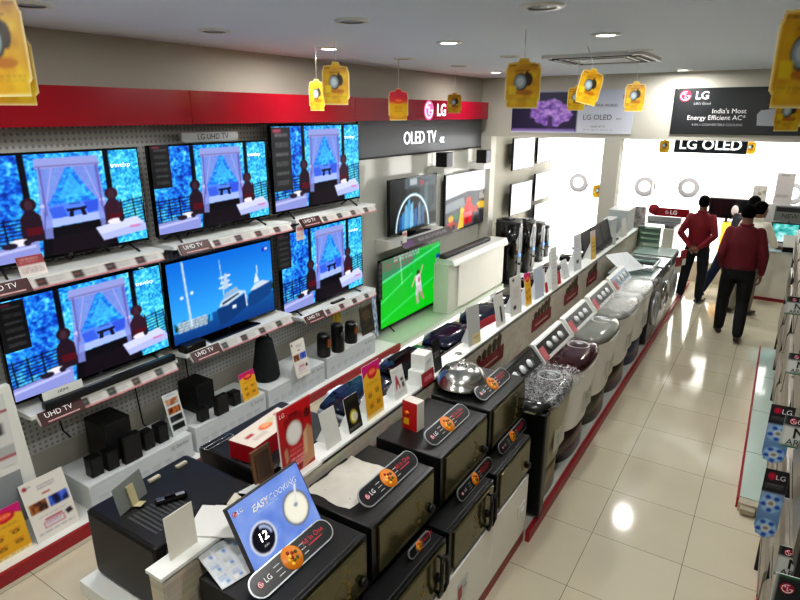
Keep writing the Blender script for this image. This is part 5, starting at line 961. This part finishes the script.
def hand(mb, wr, d, palm_n, side, curl=.5, s=1.):
    """wr wrist, d direction of the fingers, palm_n where the palm looks, side: +1 / -1 for the thumb"""
    d = Vector(d).normalized(); n = Vector(palm_n); n = (n - d * n.dot(d)).normalized(); a = d.cross(n) * side; w = Vector(wr)
    mb.tube([w, w + d * .03 * s, w + d * .085 * s], [(.027 * s, .018 * s), (.038 * s, .016 * s), (.04 * s, .014 * s)], None, 12, ref=a)
    for i, (off, L) in enumerate(((.03, .07), (.01, .08), (-.01, .075), (-.029, .058))):
        p = w + d * .08 * s + a * off * s; q = [p]; dd = d.copy(); c = curl * (1 + .12 * i)
        for k, f in enumerate((.45, .32, .23)): dd = (dd * math.cos(c * (.4 + .3 * k)) + n * math.sin(c * (.4 + .3 * k))).normalized(); q.append(q[-1] + dd * L * f * s)
        mb.tube(q, [.0092 * s, .0088 * s, .0082 * s, .0066 * s], None, 8)
        mb.ball(q[-1], .0066 * s, None, 8)
    p = w + d * .03 * s + a * .03 * s; q = [p, p + (d * .5 + a * .7 + n * .2) * .035 * s, p + (d * .9 + a * .75 + n * .45) * .055 * s, p + (d * 1.35 + a * .7 + n * .6) * .06 * s]
    mb.tube(q, [.013 * s, .011 * s, .0095 * s, .007 * s], None, 8)
def person(name, label, loc, rz, h, J, shirt, trouser, shoe, build=1., yaw=0., nod=0., hair_len=1., puff=1.):
    """local frame: faces -y, x to its left; J gives the joints in metres for a 1.7 m figure"""
    t = thing('person', label, 'person', loc, rz); k = h / 1.7; S_ = lambda p: Vector(p) * k
    g = {n: S_(v) for n, v in J.items() if not n.startswith('hand')}; sh = g['chest']
    # head on its neck
    b = MB(); neck0 = g['neck']; hd = g['head']; Rh = Matrix.Rotation(yaw, 3, 'Z') @ Matrix.Rotation(nod, 3, 'X')
    hp = lambda x, y, z: hd + Rh @ (Vector((x, y, z)) * k)
    limb(b, [neck0 - Vector((0, 0, .03 * k)), neck0 + (hd - neck0) * .35, hd + Vector((0, .012 * k, -.03 * k))], [.066 * k, .057 * k, .056 * k])
    hm = MB(); hm.ball((0, 0, .012), (.073, .09, .1), None, 24); hm.ball((0, -.018, -.045), (.058, .066, .072), None, 20); hm.ball((0, -.055, -.085), (.032, .03, .03), None, 12)
    hm.tube([(0, -.088, .01), (0, -.104, -.022), (0, -.1, -.032)], [.009, .014, .012], None, 8); hm.tube([(-.022, -.083, -.062), (0, -.09, -.06), (.022, -.083, -.062)], [.006, .009, .006], None, 8)
    for s in (-1, 1): hm.ball((s * .074, .01, -.005), (.01, .02, .032), None, 10); hm.ball((s * .03, -.078, .025), (.022, .01, .007), None, 10)
    for v in hm.bm.verts: v.co = hp(*v.co)
    me = bpy.data.meshes.new('x'); hm.bm.to_mesh(me); hm.bm.free(); b.bm.from_mesh(me); bpy.data.meshes.remove(me)
    pl = g['pelvis']
    rings(b, [(pl + Vector((0, 0, -.1 * k)), .12 * k, .085 * k, 0), (pl, .15 * k * build, .1 * k, 0), (pl.lerp(sh, .45), .125 * k * build, .09 * k, 0), (sh, .15 * k, .1 * k, 0), (g['neck'] - Vector((0, 0, .05 * k)), .12 * k, .07 * k, 0), (g['neck'], .05 * k, .05 * k, 0)])
    for s, q in ((1, 'l'), (-1, 'r')):
        limb(b, [g['sho_' + q], g['elb_' + q], g['wri_' + q]], [.046 * k, .036 * k, .024 * k]); hv = J['hand_' + q]; hand(b, g['wri_' + q], hv[0], hv[1], s * hv[2], hv[3], k)
        limb(b, [g['hip_' + q], g['kne_' + q], g['ank_' + q]], [.078 * k, .052 * k, .036 * k]); limb(b, [g['ank_' + q], g['toe_' + q]], [.035 * k, .024 * k])
    body = remesh(b, 'body', t, SKIN, .0075, 1)
    e = MB(); [e.ball(hp(s * .03, -.079, .018), .011 * k, mat('eye_white', 'e8e4de', .2), 10) for s in (-1, 1)]; [e.ball(hp(s * .03, -.0885, .018), .0045 * k, INKD, 8) for s in (-1, 1)]
    e.build('eyes', t)
    hr = MB(); hr.ball((0, .012, .03), (.084 * puff, .094 * puff, .1 * puff), None, 28)
    for v in list(hr.bm.verts):
        if v.co.z < (.055 - (.11 if v.co.y > .0 else .0) * hair_len - .02 * (v.co.y > .05) if v.co.y > -.03 else .065): v.co = Vector((v.co.x * .82, v.co.y * .8 if v.co.y < 0 else v.co.y * .9, max(v.co.z, -.055 * hair_len)))
    for v in hr.bm.verts: v.co = hp(*(v.co + Vector((random.uniform(-1, 1), random.uniform(-1, 1), random.uniform(-1, 1))) * .003))
    remesh(hr, 'hair', t, HAIR, .009, 1)
    # shirt: torso and sleeves
    c = MB(); hem = pl + Vector((0, 0, -.015 * k)); W = build
    rings(c, [(hem, .172 * k * W, .122 * k * W, 0), (pl + Vector((0, 0, .06 * k)), .168 * k * W, .12 * k * W, 0), (pl.lerp(sh, .5), .163 * k * W, .115 * k * W, 0), (sh + Vector((0, 0, -.03 * k)), .182 * k * W, .122 * k, 0), (sh + Vector((0, 0, .08 * k)), .172 * k * W, .1 * k, 0), (g['neck'] - Vector((0, 0, .04 * k)), .125 * k, .075 * k, 0), (g['neck'] - Vector((0, 0, .005 * k)), .068 * k, .066 * k, 0)])
    for q in 'lr':
        w1 = g['wri_' + q].lerp(g['elb_' + q], .06); limb(c, [g['sho_' + q], g['elb_' + q], w1], [.058 * k * W, .05 * k * W, .037 * k])
    st = remesh(c, 'shirt', t, shirt, .012, 2)
    cl = MB(); cl.tube([g['neck'] + Vector((.062 * k * math.cos(a), .004 + .064 * k * math.sin(a), .008 * k)) for a in [2 * PI * i / 18 for i in range(18)]], (.016 * k), shirt, 8, closed=True); cl.build('collar', t)
    # trousers
    c = MB(); rings(c, [(pl + Vector((0, 0, -.14 * k)), .15 * k * W, .112 * k, 0), (pl + Vector((0, 0, -.05 * k)), .168 * k * W, .12 * k, 0), (pl + Vector((0, 0, .03 * k)), .158 * k * W, .112 * k, 0)])
    for q in 'lr': limb(c, [g['hip_' + q], g['kne_' + q], g['ank_' + q] + Vector((0, 0, .015 * k))], [.096 * k, .074 * k, .06 * k])
    remesh(c, 'trousers', t, trouser, .012, 2)
    c = MB(); c.tube([pl + Vector((.166 * k * W * math.cos(a), .119 * k * math.sin(a), .012 * k)) for a in [2 * PI * i / 28 for i in range(28)]], [(.006, .018)] * 28, BLACK, 8, ref=(0, 0, 1), closed=True); c.build('belt', t)
    for q in 'lr':
        a, o = g['ank_' + q], g['toe_' + q]; d = (o - a); d.z = 0; d.normalize(); s_ = d.cross(Vector((0, 0, 1))); z0 = min(a.z - .075 * k, o.z - .03 * k); hz = a.z - .045 * k
        c = MB(); L0 = a - d * .05 * k; L0.z = hz; o2 = o + d * .05 * k; o2.z = o.z - .0
        c.tube([L0, a + d * .02 * k - Vector((0, 0, .035 * k)), a.lerp(o, .6) - Vector((0, 0, .015 * k)), o2], [(.036 * k, .036 * k), (.042 * k, .045 * k), (.046 * k, .034 * k), (.03 * k, .018 * k)], None, 14, ref=s_)
        c.ball(L0, .036 * k); c.ball(o2, (.03 * k, .03 * k, .02 * k)); remesh(c, 'shoe', t, shoe, .008, 2)
    return t
NAVYT = mat('navy_trousers', '121520', .8, noise=.1, nscale=30); BLKT = mat('black_trousers', '090a0c', .8, noise=.1, nscale=30); JEANS = mat('blue_jeans', '1b2a48', .8, noise=.25, nscale=30); BEIGET = mat('grey_beige_trousers', '8d887c', .8)
MSHIRT = mat('maroon_shirt', '7c0f20', .75, noise=.12, nscale=14); MSHIRT2 = mat('maroon_shirt_dark', '66121f', .75, noise=.12, nscale=14); CSHIRT = mat('cream_shirt', 'ece8da', .8, noise=.06, nscale=14); GSHIRT = mat('dark_check_shirt', '3a3d48', .8, noise=.2, nscale=18)
SHOE = mat('black_leather', '0b0b0c', .35); SHOEB = mat('brown_leather', '2a1c16', .4)
up_ = (0, 0, 1)
base = dict(pelvis=(0, 0, .93), chest=(0, .01, 1.27), neck=(0, .02, 1.455), head=(0, .0, 1.585), hip_l=(.09, 0, .88), hip_r=(-.09, 0, .88), sho_l=(.158, .01, 1.375), sho_r=(-.158, .01, 1.375))
J1 = dict(base, kne_l=(.13, -.01, .48), ank_l=(.16, .02, .085), toe_l=(.19, -.12, .03), kne_r=(-.12, .0, .48), ank_r=(-.13, .06, .085), toe_r=(-.17, -.08, .03),
          elb_l=(.25, .14, 1.12), wri_l=(.06, .19, .92), elb_r=(-.25, .14, 1.12), wri_r=(-.06, .21, .91), hand_l=((-1, .15, -.55), (0, .9, .3), 1, .5), hand_r=((1, .1, -.5), (0, -.9, .2), 1, .5))
person('person', 'person in a maroon shirt standing with hands clasped behind the back', (-.96, 10.28, 0), PI - .12, 1.69, J1, MSHIRT, NAVYT, SHOE, 1.0)
J2 = dict(base, head=(0, -.02, 1.585), kne_l=(.11, -.15, .49), ank_l=(.11, -.15, .085), toe_l=(.13, -.3, .03), kne_r=(-.1, -.0, .47), ank_r=(-.09, .2, .11), toe_r=(-.11, .07, .03),
          elb_l=(.22, .06, 1.1), wri_l=(.19, -.1, .9), elb_r=(-.235, .05, 1.1), wri_r=(-.245, -.02, .85), hand_l=((-.2, -.6, -.8), (-1, 0, 0), -1, .6), hand_r=((0, -.15, -1), (1, 0, 0), -1, .5))
person('person', 'person in a darker maroon shirt walking away down the aisle', (-.29, 8.74, 0), PI + .1, 1.8, J2, MSHIRT2, BLKT, SHOEB, 1.06)
J3 = dict(base, chest=(0, -.06, 1.26), neck=(0, -.12, 1.43), head=(-.0, -.19, 1.545), sho_l=(.16, -.07, 1.36), sho_r=(-.16, -.07, 1.36), kne_l=(.1, -.02, .48), ank_l=(.11, .03, .085), toe_l=(.13, -.11, .03), kne_r=(-.1, -.02, .48), ank_r=(-.12, .03, .085), toe_r=(-.15, -.11, .03),
          elb_l=(.27, -.16, 1.08), wri_l=(.2, -.38, 1.02), elb_r=(-.27, -.16, 1.08), wri_r=(-.2, -.38, 1.02), hand_l=((0, -1, -.1), (0, 0, -1), -1, .3), hand_r=((0, -1, -.1), (0, 0, -1), 1, .3))
person('person', 'person in a cream shirt with thick black hair leaning towards the counter', (-.25, 9.98, 0), PI - .35, 1.7, J3, CSHIRT, BEIGET, SHOEB, .98, yaw=-.5, hair_len=1.1, puff=1.14)
J4 = dict(base, pelvis=(-.05, 0, .9), chest=(-.13, -.04, 1.25), neck=(-.19, -.06, 1.42), head=(-.23, -.07, 1.55), sho_l=(-.02, -.03, 1.35), sho_r=(-.33, -.03, 1.31), hip_l=(.04, 0, .86), hip_r=(-.13, 0, .86), kne_l=(.16, .02, .48), ank_l=(.3, .06, .085), toe_l=(.36, -.08, .03), kne_r=(-.14, -.02, .48), ank_r=(-.15, .02, .085), toe_r=(-.17, -.12, .03),
          elb_l=(.0, -.2, 1.05), wri_l=(-.1, -.4, 1.03), elb_r=(-.42, -.15, 1.03), wri_r=(-.36, -.36, 1.03), hand_l=((0, -1, -.1), (0, 0, -1), -1, .3), hand_r=((0, -1, -.1), (0, 0, -1), 1, .3))
person('person', 'person in blue jeans mostly hidden behind the walking person, one leg out to the side', (-.54, 10.74, 0), PI - .05, 1.7, J4, GSHIRT, JEANS, SHOE, .95, hair_len=1.05, puff=1.1)
# ------------------------------------------------------ counter at the back
t = thing('service_counter', 'white counter with a glass top and red skirting behind the people', 'counter', (.45, 10.95, 0))
B((-.78, 0, 0), (.75, .5, .80), 'body', t, WHITEG, .004); B((-.8, -.03, .80), (.78, .53, .82), 'glass_top', t, mat('glass_top_pale', 'b8ccd0', .06)); B((-.78, -.012, 0), (.75, 0, .05), 'skirting', t, REDT); B((-.78, .46, .82), (.75, .5, 1.5), 'back_panel', t, mat('counter_back', 'cfcfcf', .4))
t = thing('monitor', 'monitor with a bright turquoise picture on the counter', 'monitor', (.19, 11.18, .822), .1)
B((-.22, 0, .1), (.22, .03, .42), 'bezel', t, BLACK, .004); p = Pic(50, 36, '3fb0a8'); p.clouds(['1a7a80', '58c4bc', 'b4e8e4', 'e8f8f8'], (7, 6)); link('screen', p.mesh(.41, .285, .002, '202020', SCREEN, 'screen'), t, Matrix.Translation((0, -.002, .118))); B((-.12, -.06, 0), (.12, .1, .015), 'foot', t, BLACK); B((-.02, .03, .01), (.02, .05, .2), 'neck', t, BLACK)
t = thing('card_printer', 'white paper tray with a black base before the monitor', 'printer', (.27, 10.95, .822), .1); B((-.1, -.02, .0), (.1, .14, .08), 'base', t, BLACK, .008); MB().box((-.1, 0, 0), (.11, .006, .2), WHITE).build('paper', t, mtx=Matrix.Translation((0, 0, .07)) @ Matrix.Rotation(-.3, 4, 'X'))
t = thing('new_sign', 'grey sign on the counter back panel', 'sign', (.2, 11.395, 1.36)); B((-.22, -.01, -.12), (.22, 0, .12), 'board', t, mat('sign_grey', '7a7c7c', .5)); B((-.2, -.012, .03), (.2, -.01, .1), 'dark_band', t, INKD); text('NEW', .1, INKD, 'lettering', t, FACE(0, -.013, -.04)); B((-.02, .0, -.14), (.02, .01, -.04), 'clip', t, GREY)
for x, w, h, z, l in ((.05, .25, .5, 1.44, 'tall pale card with small dark marks standing over the counter'), (.4, .22, .42, 1.44, 'tall white card with a red figure standing over the counter')):
    q = Pic(20, 40, 'cfcaca'); q.greek(.2, .06, .7, .12, 1, '5a5a5e'); q.greek(.1, .7, .8, .8, 2, '6a6a6e')
    if w == .22: q.ell(.5, .4, .25, .18, 'c07080')
    placard(l, (x, 11.43, 1.5), 0, w, h, q, .02, stand=False)
q = Pic(20, 26, 'dcdcd8'); q.clouds(['b8b0a8', 'e4e2de', '8a8078'], (5, 6)); placard('small photo card standing at the left end of the counter back panel', (-.28, 11.43, 1.5), 0, .2, .28, q, .05, stand=False)
t = thing('display_table', 'white display table with an orange lit box, beyond the clasped hands', 'table', (-.72, 11.6, 0)); B((-.45, 0, 0), (.35, .5, .35), 'plinth', t, mat('beige_plinth', 'c4beac', .5)); B((-.45, 0, .35), (.35, .5, .38), 'top', t, WHITE); B((-.05, .05, .38), (.3, .4, 1.1), 'lit_box', t, mat('orange_lit', 'ffb84a', .5, emit=1.1), .01); B((.02, .04, .55), (.2, .05, .9), 'picture', t, mat('orange_print', 'c86a30', .5))
t = thing('television', 'small dark television on a stand behind the person with clasped hands', 'television', (-.72, 11.75, 1.1)); t['group'] = 'televisions at the shop front'; B((-.3, 0, .05), (.3, .03, .4), 'bezel', t, BLACK, .004); B((-.28, -.002, .07), (.28, 0, .38), 'screen', t, mat('off_screen', '16181c', .1)); B((-.12, -.06, 0), (.14, .12, .012), 'foot', t, BLACK); B((-.02, .01, .01), (.02, .03, .08), 'neck', t, BLACK)
t = thing('ornament', 'pink and white soft ornament with two round ears before the small television', 'ornament', (-.52, 11.62, 1.1))
MB().ball((0, 0, .09), (.1, .07, .09), mat('pink_soft', 'e0a0a4', .8), 16).build('body', t)
for s in (-1, 1): MB().ball((s * .08, 0, .22), (.055, .04, .09), mat('white_soft', 'ece4e0', .8), 14).build('ear', t)

# --------------------------------------------------- rack at the right edge
RXF = .30
t = thing('floor_plinth', 'low glass topped plinth with a red edge along the right aisle', 'plinth', (0, 0, 0))
B((.115, 4.62, 0), (.42, 8.35, .075), 'base', t, mat('plinth_beige', 'b2ab98', .4)); B((.118, 4.7, .075), (.42, 8.33, .083), 'glass_top', t, mat('plinth_glass', 'b8c8c0', .06)); B((.10, 4.66, 0), (.115, 8.35, .085), 'red_edge', t, REDT)
for y in (5.45, 6.35, 7.3): B((.118, y, .083), (.42, y + .006, .0845), 'joint', t, GREY)
B((.13, 4.56, .02), (.23, 4.62, .06), 'end_cap', t, mat('cap_beige', 'a49c88', .5), .004)
t = thing('display_rack', 'tall white display rack of panels along the right edge', 'rack', (0, 0, 0))
for y in (1.35, 2.2, 3.1, 4.0, 4.9, 5.8, 6.7, 7.6, 8.5): B((.26, y - .02, 0), (.5, y + .02, 2.3), 'upright', t, mat('rack_dark', '2c2b2c', .4, .3))
for y in (2.2, 3.1, 4.0, 4.9, 5.8, 6.7, 7.6): B((.5, y + .02, 0), (.53, y + .88, 2.25), 'back_panel', t, mat('rack_panel', '8a8478', .5))
B((.5, 1.37, 0), (.53, 2.18, 2.25), 'back_panel', t, MATS['rack_panel']); B((.3, 1.35, 0), (.5, 4.5, .12), 'base_panel', t, mat('rack_base', 'b5ac98', .4)); B((.285, 1.35, 0), (.3, 4.5, .05), 'red_strip', t, REDT)
ACC = mat('aircon_cream_dimmed', '7d766a', .3)  # cream casing colour darkened to imitate the low light at the rack
def aircon(label, y, z):
    t = thing('split_air_conditioner', label, 'air conditioner', (.25, y, z), -PI / 2, 'air conditioners on the right rack'); w = .82
    pr = [(.0, .06), (.01, .02), (.06, .0), (.19, .0), (.19, .28), (.05, .28), (.015, .265), (.0, .23)]
    MB().prism(pr, -w / 2, w / 2, 'x', ACC).build('body', t); MB().prism([(.004, .055), (.012, .018), (.055, -.001), (.075, .0), (.03, .03)], -w * .44, w * .44, 'x', DGREY).build('air_outlet', t)
    v = MB(); [v.box((-w * .44, .06 + k * .02, .28), (w * .44, .074 + k * .02, .283), DGREY) for k in range(6)]; v.build('top_grille', t); MB().box((-w * .43, -.006, .03), (w * .43, 0, .045), ACC).build('louvre', t); B((-w / 2 - .002, .02, .02), (-w / 2, .18, .26), 'side_cap', t, GREY); text('LG', .03, GREY, 'emblem', t, FACE(w * .36, -.002, .2))
n = 0; rows = ('lowest', 'second', 'third', 'top'); cols = ('nearest the camera', 'second from the camera', 'third from the camera', 'fourth from the camera', 'fifth from the camera', 'sixth from the camera', 'seventh from the camera')
for c in range(7):
    for r_ in range(4):
        aircon('white wall air conditioner in the %s row of the rack, %s' % (rows[r_], cols[c]), 2.65 + c * .9, .38 + r_ * .47)
def wobble(label, px, py0, py1, y, pw, kind):
    """paper tags that stick out over the aisle, facing down the shop"""
    a = on_y(px, py1, y); b_ = on_y(px, py0, y); h = b_.z - a.z; w = pw
    t = thing('aisle_tag', label, 'tag', (a.x + w / 2, y, a.z), .1, None)
    if kind == 'fan':
        q = Pic(24, 70, '7fa4c4'); q.rect(0, 0, 1, .32, '26262a'); q.ell(.3, .09, .16, .05, 'b81c40'); q.greek(.1, .2, .9, .27, 2, '9a9a9e'); q.vgrad('90a8cc', '4a78a8', .32, 1, q.Y > .32)
        for cy in (.48, .85):
            q.ell(.5, cy, .46, .14, '9cc0dc')
            for i in range(5): an = i * 2 * PI / 5 + .4; q.ell(.5 + .32 * math.cos(an), cy + .1 * math.sin(an), .12, .03, '1a4ab0')
            q.ell(.5, cy, .2, .055, 'd8dcdc'); q.ell(.5, cy, .12, .03, '8a8478')
        q.die_cut([(0, 0), (1, 0), (1, .85), (.9, .95), (.5, 1), (.1, .95), (0, .85)]); link('card', q.mesh(w, h, .003, 'c8ccd0', name='card'), t); text('LG', w * .36, INKW, 'lettering', t, FACE(w * .18, -.003, h * .905))
    else:
        q = Pic(40, 24, 'd4d8d4'); q.rect(0, 0, 1, .32, '2a2d30'); q.rect(0, .93, 1, 1, '3a6a4a'); q.rect(0, 0, .015, 1, '9aa49a'); link('card', q.mesh(w, h, .004, '9aa49a', name='card'), t)
        logo(h * .1, t, FACE(-w * .36, -.002, h * .84)); text('LG', h * .2, INKW, 'lettering', t, FACE(-w * .22, -.003, h * .84)); text('NEW', h * .46, INKD, 'lettering', t, FACE(-w * .34, -.003, h * .46), 'LEFT', bold=.001); text('ARRIVAL', h * .27, INKD, 'lettering', t, FACE(-w * .42, -.003, h * .17), 'LEFT')
    B((w * .3, .0, h * .6), (max(w * .5, RXF - a.x - w / 2), .003, h * .65), 'arm', t, mat('clear_arm', 'b8bcbc', .2))
wobble('blue fan tag with a black head, farther of the two fan tags', 760, 401, 460, 3.3, .105, 'fan'); wobble('blue fan tag with a black head, nearer of the two fan tags', 752, 464, 534, 2.75, .088, 'fan')
wobble('farthest new arrival card on the right rack', 784, 295, 313, 4.3, .28, 'new'); wobble('new arrival card between the far card and the blue fan tags', 785, 351, 372, 3.6, .26, 'new')
wobble('new arrival card beside the farther blue fan tag', 779, 412, 444, 2.9, .24, 'new'); wobble('new arrival card below the nearer blue fan tag', 773, 541, 572, 2.3, .22, 'new')
t = thing('feature_card', 'dark cooling feature card with a green edge, nearest on the right rack', 'card', (on_y(769, 600, 2.1).x + .14, 2.1, on_y(769, 612, 2.1).z), .1); q = Pic(40, 30, '2c3032'); q.rect(0, 0, 1, .05, '3a7a50'); q.rect(0, 0, .02, 1, 'c8ccc8'); q.greek(.1, .62, .9, .68, 1, '9a9ea0'); link('card', q.mesh(.28, .18, .003, 'c8ccc8', name='card'), t); logo(.021, t, FACE(-.1, -.002, .13)); text('LG', .042, INKW, 'lettering', t, FACE(-.035, -.003, .13)); text('FASTER & EFFECTIVE', .016, INKW, 'lettering', t, FACE(0, -.003, .085)); text('COOLING', .018, INKW, 'lettering', t, FACE(-.02, -.003, .06)); B((.1, .0, .1), (.15, .003, .115), 'arm', t, MATS['clear_arm'])
# ------------------------------------------------------------- light, view
w = bpy.data.worlds.new('sky'); SC.world = w; w.use_nodes = True
bg = w.node_tree.nodes['Background']; bg.inputs['Color'].default_value = (1, .99, .97, 1); bg.inputs['Strength'].default_value = 9.
pl = bpy.data.lights.new('window_portal', 'AREA'); pl.shape = 'RECTANGLE'; pl.size = 5.6; pl.size_y = 2.7; pl.cycles.is_portal = True
po = bpy.data.objects.new('window_portal', pl); COL.objects.link(po); po.location = (-1.55, GLASS + .1, 1.35); po.rotation_euler = (-PI / 2, 0, 0)
SC.view_settings.view_transform = 'Standard'; SC.view_settings.look = 'Medium High Contrast'; SC.view_settings.exposure = -.12
SC.cycles.max_bounces = 12; SC.cycles.diffuse_bounces = 8; SC.cycles.transparent_max_bounces = 12; SC.cycles.caustics_reflective = False; SC.cycles.caustics_refractive = False
SC.cycles.sample_clamp_indirect = 6.
